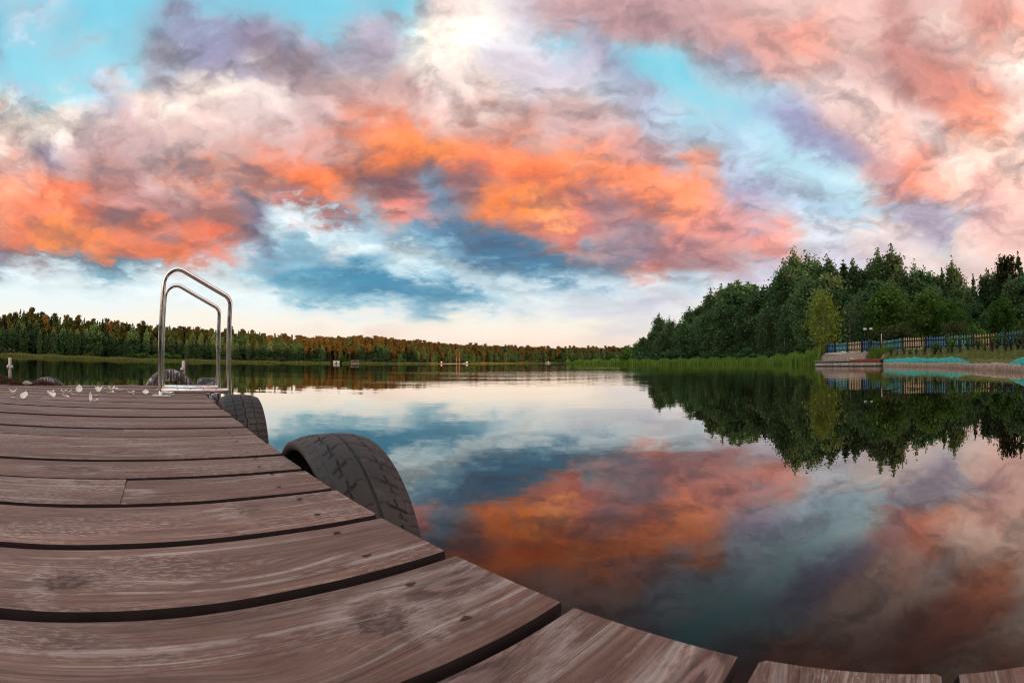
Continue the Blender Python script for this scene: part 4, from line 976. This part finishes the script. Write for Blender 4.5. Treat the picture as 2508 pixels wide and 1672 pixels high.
# ------------------------------------------------------------------ reeds and grass
def blades(name, pts, h, wd, r, mat, lean=.25):
    n = len(pts); a = r.uniform(0, 2*math.pi, n); d = np.stack([np.cos(a), np.sin(a), 0*a], 1); l = r.normal(0, lean, (n, 2))
    hh = (h*r.uniform(.55, 1.15, n))[:, None]; ww = (wd*r.uniform(.7, 1.3, n))[:, None]
    tip = pts + np.concatenate([l*hh, hh], 1); mid = pts + np.concatenate([l*hh*.35, hh*.55], 1)
    V = np.stack([pts - d*ww, pts + d*ww, mid + d*ww*.8, tip, mid - d*ww*.8], 1).reshape(-1, 3); k = np.arange(n)[:, None]*5
    return mesh(name, V, (k + np.array([[0, 1, 2, 3, 4]])).astype(np.int32), mat)
M_REED = mat_leaf('reed leaves', (0.066, 0.147, 0.026), (0.230, 0.404, 0.074), 0, .3)
M_GRASS = mat_leaf('lawn grass', (0.086, 0.115, 0.025), (0.230, 0.236, 0.086), 0, .3)
M_FARGRASS = mat_leaf('meadow grass', (0.145, 0.187, 0.051), (0.323, 0.340, 0.128), 0, .3)
r = np.random.RandomState(8)
def shore_pts(n, a0, a1, s0, s1, pw=1.):
    aa = r.uniform(a0, a1, n); k = 1./shore(aa)**pw; keep = r.rand(n) < k/k.max(); aa = aa[keep]
    ss = s0 + (s1 - s0)*r.rand(len(aa))**1.3; rr = shore(aa) + ss
    return np.stack([rr*np.sin(np.radians(aa)), rr*np.cos(np.radians(aa)), ground_z(aa, rr) - .05], 1), aa
p, aa = shore_pts(60000, 7.2, 40.9, -.5, 9., .6)
hh = np.interp(aa, [7.2, 12, 20, 34, 37.5, 41], [1.6, 1.45, 1.1, .92, 1.08, 1.15])*(1 + .16*np.sin(aa*2.9) + .10*np.sin(aa*7.7 + 1))
tag(blades('reeds', p, hh, .020 + .0002*shore(aa), r, M_REED, .10), kind='stuff')
p, aa = shore_pts(26000, -76, 6.6, -1., 9., 0)
_m = ((aa < -9.8) | (aa > -5.5)) & ((aa < -24) | (aa > -22.4)); p, aa = p[_m], aa[_m]
tag(blades('far_meadow', p, np.full(len(p), 1.05)*(1 + .2*np.sin(aa*1.3)), .11, r, M_FARGRASS, .15), kind='stuff')
p, aa = shore_pts(70000, 49.6, 79, .9, 13., .3)
tag(blades('grass', p, np.full(len(p), .085)*(1 + .5*np.sin(aa*3.1)**2), .010, r, M_GRASS, .45), kind='stuff')
tx, ty = polar(48.5, 35.7)
q = np.stack([tx + r.normal(0, .42, 900), ty + r.normal(0, .5, 900), np.zeros(900)], 1); q[:, 2] = [gz(*v[:2]) - .03 for v in q]
o = blades('grass_tuft', q, np.full(900, .68), .014, r, M_REED, .16); tag(o, 'tall dark green grass tuft above the red end of the jetty', 'grass tuft')

# ------------------------------------------------------------------ far shore
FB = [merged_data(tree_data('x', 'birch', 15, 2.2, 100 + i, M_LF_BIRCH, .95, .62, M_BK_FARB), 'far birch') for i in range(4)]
FA = [merged_data(tree_data('x', 'alder', 12, 2.9, 110 + i, M_LF_ALDER, .9, .68), 'far broadleaf') for i in range(3)]
FP = [merged_data(tree_data('x', 'pine', 18, 2.0, 120 + i, M_LF_PINE, 2.2, .62), 'far pine') for i in range(4)]
FPG = [merged_data(tree_data('x', 'pine', 18, 2.0, 124 + i, M_LF_PINEG, 2.2, .62), 'far pine') for i in range(3)]
FS = [merged_data(tree_data('x', 'spruce', 17, 2.1, 130 + i, M_LF_SPRUCE, 1.5, .62), 'far spruce') for i in range(3)]
FH = {'b': (FB, 15, 'birch_tree'), 'a': (FA, 12, 'broadleaf_tree'), 'p': (FP, 18, 'pine_tree'), 's': (FS, 17, 'spruce_tree'), 'q': (FPG, 18, 'pine_tree')}
FAR_SKY = np.array([(-90, 4.2), (-75, 3.9), (-69.4, 4.0), (-65.9, 4.75), (-62.4, 4.6), (-57.8, 4.2), (-53.9, 4.35), (-50.5, 4.1), (-43.8, 3.95), (-37.7, 3.9), (-32.7, 3.7), (-30, 3.3), (-27, 3.3), (-21.8, 3.4), (-19.1, 3.45), (-13.7, 3.1), (-8.3, 2.6), (-2.9, 2.42), (2.5, 2.15), (7.9, 2.08), (16.5, 1.95), (22, 1.9)])
def far_sky(a): return float(np.interp(a, FAR_SKY[:, 0], FAR_SKY[:, 1]))
def put_far(k, a, r_, H, label=None, group=None, wide=1.):
    me, H0, nm = FH[k]; x, y = polar(a, r_); o = bpy.data.objects.new(nm, rg.choice(me)); COL.objects.link(o)
    s = H/H0; o.location = (x, y, gz(x, y) - .1); o.rotation_euler = (0, 0, rg.uniform(0, 6.28)); o.scale = (s*wide, s*wide, s)
    return tag(o, label, 'tree', group)
def far_shore(a): return float(shore(min(a, 6.5)))
LBL = {'p': ('pine with a rust-lit crown on the far shore treeline', 'far pines with rust-lit crowns'), 'b': ('birch or aspen in the front rank of the far shore', 'far birches by the water'), 'a': ('round broadleaf tree in the front rank of the far shore', 'far broadleaf trees by the water'), 's': ('dark spruce spike in the far shore treeline', 'far spruces'), 'q': ('green pine in the treeline of the far shore to the left', 'far green pines')}
def arc(r_, m_): return math.degrees(m_/r_)
# treeline
a = -73.
while a < 17.5:
    r_ = far_shore(a) + rg.uniform(30, 46); left = a < -30
    k = 's' if rg.random() < (.34 if left else .06) else ('q' if rg.random() < float(np.clip((-a - 27)/14, 0, .85)) else 'p')
    e = far_sky(a) + rg.uniform(-.30, .12) + (rg.random() < .06)*.28
    H = .73 + r_*math.tan(R(e)) - gz(*polar(a, r_)); put_far(k, a, r_, H, *LBL[k], wide=rg.uniform(.75, 1.0)); a += arc(r_, rg.uniform(2.2, 3.7))
# front rank
a = -73.
while a < 8.5:
    r_ = far_shore(a) + rg.uniform(10, 22); left = a < -30
    if -24.2 < a < -21.6 or -7.9 < a < -6.5: a += .5; continue
    k = rg.choice('bbbba') if left else rg.choice('bbap')
    H = (.73 + r_*math.tan(R(far_sky(a))))*rg.uniform(.52, .84) if left else (.73 + r_*math.tan(R(far_sky(a))))*rg.uniform(.38, .72)
    put_far(k, a, r_, H, *(LBL[k] if k != 'p' else ('lower pine standing among birches on the far shore', 'far lower pines')), wide=rg.uniform(.75, 1.05)); a += arc(r_, rg.uniform(2.9, 5.4))
# low bushes along the water
FSH = merged_data(shrub_data('x', 3, 5, 140, M_LF_OLIVE, 420, .55), 'far bush'); FSG = merged_data(shrub_data('x', 3, 5, 141, M_LF_GREEN, 420, .55), 'far bush')
a = -73.
while a < 6.4:
    r_ = far_shore(a) + rg.uniform(6, 12)
    if rg.random() < .62:
        x, y = polar(a, r_); gr = rg.random() < .5; o = bpy.data.objects.new('shrub', FSG if gr else FSH); COL.objects.link(o); s = rg.uniform(.65, 1.35); o.location = (x, y, gz(x, y) - .1); o.rotation_euler.z = rg.uniform(0, 6); o.scale = (s*1.3, s*1.3, s)
        tag(o, 'low green bush along the far waterline' if gr else 'low greyish bush along the far waterline', 'shrub', 'green bushes on the far waterline' if gr else 'greyish bushes on the far waterline')
    a += arc(r_, rg.uniform(5, 9))
# the mass of the wood behind them: one object
def forest(name, spots, protos):
    VV, FF, MI, n = [], [], [], 0; mats = []
    rr = np.random.RandomState(3)
    cache = []
    for me in protos:
        v = np.empty(len(me.vertices)*3, np.float32); me.vertices.foreach_get('co', v); f4 = [list(p.vertices) for p in me.polygons if len(p.vertices) == 4]; mi = [p.material_index for p in me.polygons if len(p.vertices) == 4]
        base = []
        for m in me.materials:
            if m not in mats: mats.append(m)
            base.append(mats.index(m))
        cache.append((v.reshape(-1, 3), np.array(f4), np.array(base)[mi]))
    for (x, y, z, s, k) in spots:
        v, f, mi = cache[k]; t = rr.uniform(0, 6.28); c, q = math.cos(t), math.sin(t); u = v @ np.array([[c, q, 0], [-q, c, 0], [0, 0, 1]])*s + [x, y, z]
        VV.append(u); FF.append(f + n); MI.append(mi); n += len(v)
    return mesh(name, np.concatenate(VV), np.concatenate(FF), mats, None, False, np.concatenate(MI))
spots = []; protos = FP[:2] + FS[:1] + FB[:2] + FA[:2] + FPG[:2]; H0 = [18, 18, 17, 15, 15, 12, 12, 18, 18]
for rank in range(4):
    a = -74.
    while a < 17.8:
        r_ = far_shore(a) + 24 + rank*13 + rg.uniform(-5, 5); left = a < -30
        k = rg.choice([7, 8, 2, 3, 4] if left else ([0, 1, 0, 1, 3] if rank else [0, 1, 3, 4]))
        H = (.73 + r_*math.tan(R(far_sky(a))))*(rg.uniform(.62, .84) if rank == 0 else rg.uniform(.82, .96)); x, y = polar(a, r_); z = gz(x, y)
        spots.append((x, y, z - .1, max(4, H - z)/H0[k], k)); a += arc(r_, rg.uniform(2.6, 4.2))
for rank in range(4):                        # undergrowth between the trunks
    a = -74.
    while a < 17.8:
        r_ = far_shore(a) + 22 + rank*16 + rg.uniform(-5, 5); k = rg.choice([5, 6, 3]); x, y = polar(a, r_)
        spots.append((x, y, gz(x, y) - .6, rg.uniform(.45, .75) if a < -24.5 or rank else rg.uniform(.22, .4), k)); a += arc(r_, rg.uniform(3.4, 5.4))
a = -74.                                      # last rank: shuts what sky still shows between the trunks
while a < 17.8:
    for dr in (62, 84):
        r_ = far_shore(a) + dr + rg.uniform(-5, 5); k = rg.choice([3, 4, 5, 6]); x, y = polar(a, r_); z = gz(x, y); H = (.73 + r_*math.tan(R(far_sky(a))))*rg.uniform(.70, .86)
        spots.append((x, y, z - .8, max(4, H - z)/H0[k], k))
    a += arc(r_, rg.uniform(2.6, 4.))
tag(forest('forest', spots, protos), kind='stuff')
# the wood that carries on behind and beside the camera and hides the low sun
spots = []; a = 96.
while a < 262:
    for rank in range(4):
        aa_ = a if a <= 180 else a - 360; r_ = max(46., float(shore(aa_)) + 10) + rank*9 + rg.uniform(-3, 3); k = rg.choice([2, 3, 4, 5, 6]); x, y = polar(aa_, r_); H = rg.uniform(11, 16)
        spots.append((x, y, gz(x, y) - .1, H/H0[k], k))
    a += 3.2
tag(forest('near_shore_forest', spots, protos), kind='stuff')
# single birches standing on the far beach
WB = merged_data(tree_data('x', 'birch', 15, 2.6, 150, M_LF_PINE, .22, .6), 'far white birch')
for a, e, lb in ((-7.35, 1.9, 'white-stemmed birch on the far beach, left of a close pair'), (-6.95, 2.0, 'white-stemmed birch on the far beach, right of a close pair')):
    r_ = far_shore(a) + 7; x, y = polar(a, r_); o = bpy.data.objects.new('birch_tree', WB); COL.objects.link(o); s = (.73 + r_*math.tan(R(e)) - gz(x, y))/15; o.location = (x, y, gz(x, y)); o.scale = (s*1.3, s*1.3, s); o.rotation_euler.z = a; tag(o, lb, 'tree')


# ------------------------------------------------------------------ things on the far shore
M_WHITE = mat_plain('white paint', (.55, .53, .50), (.78, .76, .72), 3.); M_BLUE = mat_plain('blue paint', (.03, .10, .26), (.06, .18, .38), 4.)
M_SAND = mat_plain('beach sand', (.36, .23, .15), (.50, .36, .26), .6, .95); M_ROOF = mat_plain('grey roofing', (.18, .17, .16), (.30, .28, .26), 3.)
M_REDP = mat_plain('rust red board', (.12, .035, .022), (.24, .08, .05), 4.)
M_DARK = mat_plain('dark opening', (.01, .01, .01), (.03, .03, .03))
def far_thing(name, a, dr, label, cat, z=None):
    r_ = far_shore(a) + dr; x, y = polar(a, r_); return empty(name, (x, y, gz(x, y) if z is None else z), (0, 0, R(-a)), label, cat)
hut = far_thing('hut', -23.2, 3, 'small white hut under the tall rust-coloured pines on the far shore', 'hut')
hut.scale = (.9, .9, .72)
p = MB(); p.box(-2.4, 2.4, -1.2, 1.2, 0, 2.05); p.build('wall', M_WHITE, hut)
p = MB(); p.add([(-2.6, -1.4, 2.06), (2.6, -1.4, 2.06), (2.6, 1.4, 2.06), (-2.6, 1.4, 2.06), (-2.6, -1.4, 2.3), (2.6, -1.4, 2.42), (2.6, 1.4, 2.42), (-2.6, 1.4, 2.3)], [(0, 3, 2, 1), (4, 5, 6, 7), (0, 1, 5, 4), (1, 2, 6, 5), (2, 3, 7, 6), (3, 0, 4, 7)]); p.build('roof', M_ROOF, hut)
p = MB(); p.box(-.5, .3, -1.24, -1.203, .0, 1.5); p.build('door', M_DARK, hut)
bt = far_thing('pontoon_boat', -20.7, -3, 'pontoon boat with a flat white canopy moored at the far shore', 'boat', 0)
p = MB()
for y in (-1, 1): p.tube([(-3, y, .15), (-2.6, y, .15), (2.4, y, .15), (3., y, .3)], [.1, .30, .30, .1], 10)
p.build('hull', M_ROOF, bt, True)
p = MB(); p.box(-2.7, 2.7, -1.3, 1.3, .5, .62); p.build('deck', M_ROOF, bt)
p = MB(); p.bbox(-2.9, 2.5, -1.3, 1.3, 1.95, 2.1, .04); p.build('canopy', M_WHITE, bt)
for x in (-2.5, 0, 2.2):
    for y in (-1.2, 1.2): q = MB(); q.tube([(x, y, .6), (x, y, 1.96)], .04, 6); q.build('canopy_post', M_STEEL, bt)
p = MB(); p.box(-2.6, 1.6, -1.24, -1.18, .62, 1.05); p.build('side_panel', M_REDP, bt)
lb_ = far_thing('rowing_boat', 4.72, -4, 'small white boat lying off the far end of the lake', 'boat', 0)
p = MB(); st = []
for i, x in enumerate(np.linspace(-2.6, 2.6, 9)):
    w_ = .95*math.sin(math.pi*(i + 1.4)/11)**.6 if i < 8 else .08
    st += [(x, -w_, 1.0 + .12*abs(x)/2.6), (x, -w_*.8, .1), (x, w_*.8, .1), (x, w_, 1.0 + .12*abs(x)/2.6)]
p.add(st, [(i*4+j, i*4+j+1, i*4+j+5, i*4+j+4) for i in range(8) for j in range(3)] + [(0, 3, 2, 1)]); p.build('hull', M_WHITE, lb_, True)
p = MB(); p.box(-.3, .9, -.6, .6, 1.0, 1.9); p.build('cabin', M_WHITE, lb_); p = MB(); p.box(.905, .93, -.45, .45, 1.35, 1.75); p.build('window', M_DARK, lb_)
# beach
aa = np.linspace(-9.7, -5.6, 40); V = []
for a in aa:
    k = math.sin(math.pi*(a + 9.7)/4.1)**.5
    for s_ in (-1.5, .5, 2 + 5*k): r_ = far_shore(a) + s_; x, y = polar(a, r_); V.append((x, y, max(.03, gz(x, y) + .06) if s_ > -1 else -.05))
bch = mesh('beach', V, [(i*3+j, i*3+j+1, i*3+j+4, i*3+j+3) for i in range(39) for j in range(2)], M_SAND, None, True); tag(bch, kind='structure')
for a, lb, mt, w_, h_ in ((-9.3, 'white changing cabin at the left end of the far beach', M_WHITE, .55, 1.6), (-5.95, 'white board on legs at the right end of the far beach', M_WHITE, .8, 1.5)):
    t = far_thing('beach_cabin' if w_ < .7 else 'board_sign', a, 3, lb, 'cabin' if w_ < .7 else 'sign')
    p = MB(); p.bbox(-w_, w_, -.08, .08, .55, h_, .02); p.build('panel', mt, t)
    for x in (-w_*.8, w_*.8): q = MB(); q.box(x - .05, x + .05, -.05, .05, 0, .55); q.build('leg', M_DARK, t)
for a, lb in ((-6.25, 'blue upturned boat on the right part of the far beach'), (-12.6, 'blue boat drawn up under the far birches'), (-15.2, 'blue boat on the bank left of another blue one')):
    t = far_thing('upturned_boat', a, 4, lb, 'boat'); st = []
    for i, x in enumerate(np.linspace(-1.9, 1.9, 9)):
        w_ = max(.06, .7*math.sin(math.pi*(i + .3)/8.6)**.6); st += [(x, -w_, 0), (x, -w_*.6, .55), (x, w_*.6, .55), (x, w_, 0)]
    p = MB(); p.add(st, [(i*4+j, i*4+j+1, i*4+j+5, i*4+j+4) for i in range(8) for j in range(3)]); p.build('hull', M_BLUE, t, True)
    p = MB(); p.box(-1.7, 1.7, -.03, .03, .55, .62); p.build('keel', M_WHITE, t)

# ------------------------------------------------------------------ jetty on the near bank
M_GREYWOOD = mat_plain('silver grey planks', (.17, .14, .125), (.36, .31, .28), 7., .85, .4, (1, 6, 6), vary=.2)
M_REDWOOD = mat_plain('red painted planks', (.17, .035, .018), (.34, .075, .035), 9., .7, .3, (1, 5, 5), vary=.2)
def mat_float():
    m, t = material('weathered pale float'); co = objco(t); x, y, z = t.sep(co)
    n = t.noise(co, 3., 5, .6); n2 = t.noise(t.vmath('MULTIPLY', co, (9, 9, 1.5)), 1., 4)
    col = t.mix(t.mapr(n, .35, .65), (.30, .255, .21, 1), (.52, .46, .39, 1))
    col = t.mix(t.mapr(t.math('ADD', z, t.math('MULTIPLY', n2, .10)), .16, .09), col, (.055, .038, .028, 1))     # slime line
    principled(t, col, .85, 0, .3); return m
M_PALE = mat_float()
jl, jr = Vector((*polar(40.1, 38.7), 0)), Vector((*polar(49.05, 32.7), 0)); JL = (jr - jl).length; ja = math.atan2(jr.y - jl.y, jr.x - jl.x)
jet = empty('jetty', jl, (0, 0, ja), 'low floating jetty with grey planks on its left and red ones on its right', 'jetty')
def planks(x0, x1, z0, z1, mat, name):
    p = MB(); n = 7
    for i in range(n): p.bbox(x0, x1 - rg.uniform(0, .03), .0 + i*.21, .0 + i*.21 + .2, z0, z1 + rg.uniform(-.008, .008), .008)
    p.bbox(x0, x1, -.035, -.004, z0 - (.14 if 'red' in name else .045), z1 - .01, .006); return p.build(name, mat, jet)
planks(0, JL*.58, .40, .45, M_GREYWOOD, 'grey_planks'); planks(JL*.585, JL, .42, .48, M_REDWOOD, 'red_planks')
for i, (x0, x1) in enumerate(((.15, 2.5), (2.55, 5.2), (5.25, 8.0), (8.05, JL - .1))):
    p = MB(); p.bbox(min(x0, JL - .5), min(x1, JL - .05), -.02, 1.45, -.15, .262, .03); p.build('float', M_PALE, jet)
p = MB(); p.box(.1, JL - .05, .02, 1.4, .265, .395); p.build('frame', M_FRAME, jet)
p = MB(); p.tube([(JL*.6, .0, .5), (JL*.6, .0, .62), (JL*.6 + .12, .0, .60)], .02, 6); p.tube([(JL*.6 - .12, 0, .63), (JL*.6, 0, .60), (JL*.6 + .2, 0, .52), (JL*.6 + .35, 0, .52)], .025, 6); p.build('mooring_cleat', M_WHITE, jet)

# ------------------------------------------------------------------ edging and ground sheet on the bank
M_EDGE = mat_plain('beige earth-filled fabric', (.22, .15, .105), (.46, .36, .27), 5., .95, .8)
M_TEAL = mat_plain('turquoise woven sheet', (.012, .24, .20), (.045, .40, .34), 9., .8, .6, (1, 1, .5))
def strip(name, a0, a1, n, prof, mat, label, cat, amp, seed, fold=0., fall=None):
    r = np.random.RandomState(seed); ph = r.rand(8)*6.28; V = []; m_ = len(prof)
    for i in range(n):
        a = a0 + (a1 - a0)*i/(n - 1); rs = float(shore(a)); u = i/(n-1); kk = fall(u) if fall else 1.
        for j, (s_, z) in enumerate(prof):
            w_ = amp*(math.sin(a*.9 + ph[0] + j*.6) + .6*math.sin(a*2.3 + ph[1] + j) + .4*math.sin(a*5.1 + ph[2] - j))
            f_ = fold*(math.sin(a*8.3 + ph[3] + j*.8) + .6*math.sin(a*19 + ph[4] + j*.5))
            x, y = polar(a, rs + s_ + w_*.6); V.append((x, y, z*kk + (w_*.8 + f_)*(1 if j not in (0,) else .3)))
    F = [(i*m_+j, i*m_+j+1, (i+1)*m_+j+1, (i+1)*m_+j) for i in range(n-1) for j in range(m_-1)]
    o = mesh(name, V, F, mat, None, True); md = o.modifiers.new('thickness', 'SOLIDIFY'); md.thickness = .02; return tag(o, label, cat)
strip('bank_edging', 49.25, 78, 420, [(.0, -.25), (-.06, .04), (-.03, .15), (.08, .21), (.30, .235), (.5, .20)], M_EDGE, 'beige earthen edging roll along the waterline below the lawn', 'edging', .022, 3, .0025)
strip('ground_sheet', 49.3, 62.6, 420, [(.10, .225), (.16, .30), (.30, .38), (.50, .46), (.75, .53), (1.05, .53), (1.4, .47)], M_TEAL, 'long turquoise sheet draped over the bank right of the jetty', 'sheet', .045, 5, .014, lambda u: .88 if u < .66 else .92 - (u - .66)*1.5)
strip('ground_sheet', 66.6, 77, 240, [(.10, .225), (.18, .30), (.40, .40), (.7, .46), (.95, .45)], M_TEAL, 'short turquoise sheet on the bank at the edge of the picture', 'sheet', .018, 9, .010, lambda u: .62 + .5*min(1, u*2.5))
M_SLAB = mat_plain('pale concrete', (.40, .37, .35), (.58, .55, .53), 3., .9)
sx, sy = polar(44.6, 40.4)
p = MB(); bm = [(-2.2, -.5), (-.9, -.9), (.4, -.7), (1.4, -1.0), (2.4, -.6), (2.2, .6), (-2.0, .6)]
p.add([(x, y, z) for z in (-.12, .05) for x, y in bm], [tuple(range(7))[::-1], tuple(range(7, 14))] + [(i, (i+1) % 7, 7 + (i+1) % 7, 7 + i) for i in range(7)])
o = p.build('concrete_slab', M_SLAB); o.location = (sx, sy, gz(sx, sy) - .01); o.rotation_euler.z = math.atan2(-(34 - 38), 1)*0 + R(-72); tag(o, 'pale broken concrete slab on the sandy rise behind the jetty', 'slab')

# ------------------------------------------------------------------ picket fence
FPTS = [(28.3, 31.6), (27.9, 24.3), (26.7, 20.3), (28.5, 10.9), (29.5, 4.), (29.5, -3)]
def fence_at(a):
    d = np.array([math.sin(R(a)), math.cos(R(a))])
    for (x0, y0), (x1, y1) in zip(FPTS[:-1], FPTS[1:]):
        M = np.array([[d[0], -(x1 - x0)], [d[1], -(y1 - y0)]]); s = np.linalg.solve(M, [x0, y0])
        if -.0001 <= s[1] <= 1.0001 and s[0] > 0: return np.array([x0 + s[1]*(x1 - x0), y0 + s[1]*(y1 - y0)])
    return np.array(FPTS[-1])
M_RAIL = mat_plain('dark brown fence paint', (.010, .008, .007), (.030, .022, .019), 8.)
def picket(n_, c1, c2): return mat_plain(n_, c1, c2, 7., .75, .3, (3, 3, .6), vary=.28)
MP_ = {'teal': picket('weathered teal paint', (0.061, 0.230, 0.250), (0.115, 0.351, 0.351)), 'cream': picket('faded cream paint', (0.365, 0.270, 0.169), (0.594, 0.459, 0.297)), 'blue': picket('blue paint on pickets', (0.041, 0.142, 0.290), (0.081, 0.230, 0.419)), 'tan': picket('ochre tan paint', (0.351, 0.223, 0.095), (0.540, 0.365, 0.169)), 'bright': picket('strong blue paint', (0.016, 0.135, 0.405), (0.041, 0.257, 0.594)), 'pale': picket('bleached blue board', (0.270, 0.284, 0.324), (0.459, 0.472, 0.513))}
PAN = [(42.0, 43.03, 'bright'), (43.03, 44.73, 'teal'), (44.73, 46.7, 'cream'), (46.7, 47.95, 'blue'), (47.95, 49.27, 'blue'), (49.27, 52.24, 'teal'), (52.24, 55.45, 'cream'), (55.45, 58.5, 'blue'), (58.5, 62.1, 'teal'), (62.1, 65.46, 'tan'), (65.46, 69.3, 'bright'), (69.3, 73.5, 'teal'), (73.5, 79., 'cream')]
PLBL = {'bright': 'strong blue pickets', 'teal': 'weathered teal pickets', 'cream': 'faded cream pickets', 'blue': 'dull blue pickets', 'tan': 'ochre tan pickets'}
f0_ = fence_at(42.0); fence = empty('picket_fence', (f0_[0], f0_[1], gz(*f0_)), None, 'long picket fence of teal, cream, blue and tan sections on dark rails', 'fence')
FO = Vector(fence.location)
def fz(p): return gz(p[0], p[1]) + .02
HF = .86
def fmat(p0, p1):
    a_ = math.atan2(p1[1] - p0[1], p1[0] - p0[0]); sl = (fz(p1) - fz(p0))/max(.1, math.hypot(p1[0]-p0[0], p1[1]-p0[1]))
    M = Matrix.Translation(Vector((p0[0], p0[1], fz(p0))) - FO) @ Matrix.Rotation(a_, 4, 'Z'); Sh = Matrix.Identity(4); Sh[2][0] = sl; return M @ Sh
for a0, a1, c in PAN:
    p0, p1 = fence_at(a0), fence_at(a1); L = float(np.hypot(*(p1 - p0))); M = fmat(p0, p1); n = max(4, int(L/.20)); p = MB()
    for i in range(n):
        x = (i + .5)*L/n + rg.uniform(-.012, .012); w_ = .052; h = HF + rg.uniform(-.02, .03); t_ = rg.uniform(-.012, .012)
        v = [(x - w_, y, .06) for y in (-.022, .0)] + [(x + w_, y, .06) for y in (-.022, 0)] + [(x + w_ + t_, y, h - .08) for y in (-.022, 0)] + [(x + t_, y, h) for y in (-.022, 0)] + [(x - w_ + t_, y, h - .08) for y in (-.022, 0)]
        v = [M @ Vector(q) for q in v]
        p.add(v, [(0, 2, 4, 6, 8), (9, 7, 5, 3, 1), (0, 1, 3, 2), (2, 3, 5, 4), (4, 5, 7, 6), (6, 7, 9, 8), (8, 9, 1, 0)])
    o = p.build('picket_panel', MP_[c], fence); o['label'] = PLBL[c]
    for z in (.22, .64):
        q = MB(); q.box(0, L, -.065, -.024, z - .034, z + .034, mat=M); q.build('rail', M_RAIL, fence)
    q = MB(); q.box(-.055, .055, -.16, -.077, -.1, HF - .02, mat=M); q.build('post', M_RAIL, fence)
# poles by the fence
def pole_thing(a, r_): x, y = polar(a, r_); return x, y, gz(x, y)
x, y, z = pole_thing(47.5, 37.9); LH = .73 + 37.9*math.tan(R(3.25)) - z
lamp = empty('lamp_post', (x, y, z), (0, 0, R(-47.5)), 'dark lamp post with two flat lamp heads in front of the blue fence panel', 'street lamp')
p = MB(); p.tube([(0, 0, -.1), (0, 0, .25), (0, 0, .27), (0, 0, LH - .12)], [.055, .055, .035, .03], 10); p.build('pole', M_RAIL, lamp, True)
p = MB(); p.tube([(-.30, 0, LH - .12), (0, 0, LH - .14), (.30, 0, LH - .12)], .018, 8); p.build('crossarm', M_RAIL, lamp, True)
M_LHEAD = mat_plain('grey lamp glass', (.40, .42, .44), (.55, .57, .60), 5., .3)
for sx_ in (-.27, .27):
    q = MB(); q.add([(sx_ + a_*.16, b_*.13, LH - .12) for a_, b_ in ((-1, -1), (1, -1), (1, 1), (-1, 1))] + [(sx_ + a_*.11, b_*.09, LH + .04) for a_, b_ in ((-1, -1), (1, -1), (1, 1), (-1, 1))], [(0, 3, 2, 1), (4, 5, 6, 7), (0, 1, 5, 4), (1, 2, 6, 5), (2, 3, 7, 6), (3, 0, 4, 7)])
    h = q.build('lamp_head', M_LHEAD, lamp); c = MB(); c.bbox(sx_ - .14, sx_ + .14, -.11, .11, LH + .042, LH + .08, .01); c.build('cap', M_RAIL, h)
x, y, z = pole_thing(49.3, 36.2); PH = .73 + 36.2*math.tan(R(2.5)) - z
pt = empty('pole', (x, y, z), None, 'tall plain grey pole at the joint of blue and teal fence panels', 'pole')
p = MB(); p.tube([(0, 0, -.1), (0, 0, PH - .02), (0, 0, PH)], [.045, .04, .03], 10); p.build('shaft', M_GALV, pt, True); p = MB(); p.tube([(0, 0, 0), (0, 0, .12)], [.09, .07], 10); p.build('base', M_RAIL, pt)
# saplings along the lawn
SP = shrub_data('sapling', .9, .34, 200, M_LF_BIRCH, 130, .06); SP2 = shrub_data('sapling', .9, .7, 201, M_LF_GREEN, 220, .07)
M_STAKE = M_FRAME
sap = [(50.6, .8), (51.4, .55), (52.3, .7), (53.1, .5), (54.0, .6), (55.2, .75), (56.6, .9), (57.4, .7), (58.4, 1.0), (59.0, 1.15), (60.1, 1.1), (61.2, 1.15), (62.6, .9), (63.6, .8), (64.6, 1.05), (65.3, 1.15), (66.5, 1.2), (67.3, 1.0), (68.2, 1.1), (69.0, 1.25), (70.2, 1.0)]
for i, (a, h) in enumerate(sap):
    r_ = max(float(np.hypot(*fence_at(a)))*rg.uniform(.82, .93), float(shore(a)) + 1.9)
    sec = 'in front of the ' + {"bright": "strong blue"}.get([c for a0, a1, c in PAN if a0 <= a < a1][0], [c for a0, a1, c in PAN if a0 <= a < a1][0]) + ' fence section'
    place_shrub(SP if i % 3 else SP2, a, r_, h, ('bushy' if i % 3 == 0 else 'thin') + ' young plant on the lawn ' + sec, 'young plants on the lawn', cat='plant', wide=rg.uniform(.9, 1.3))
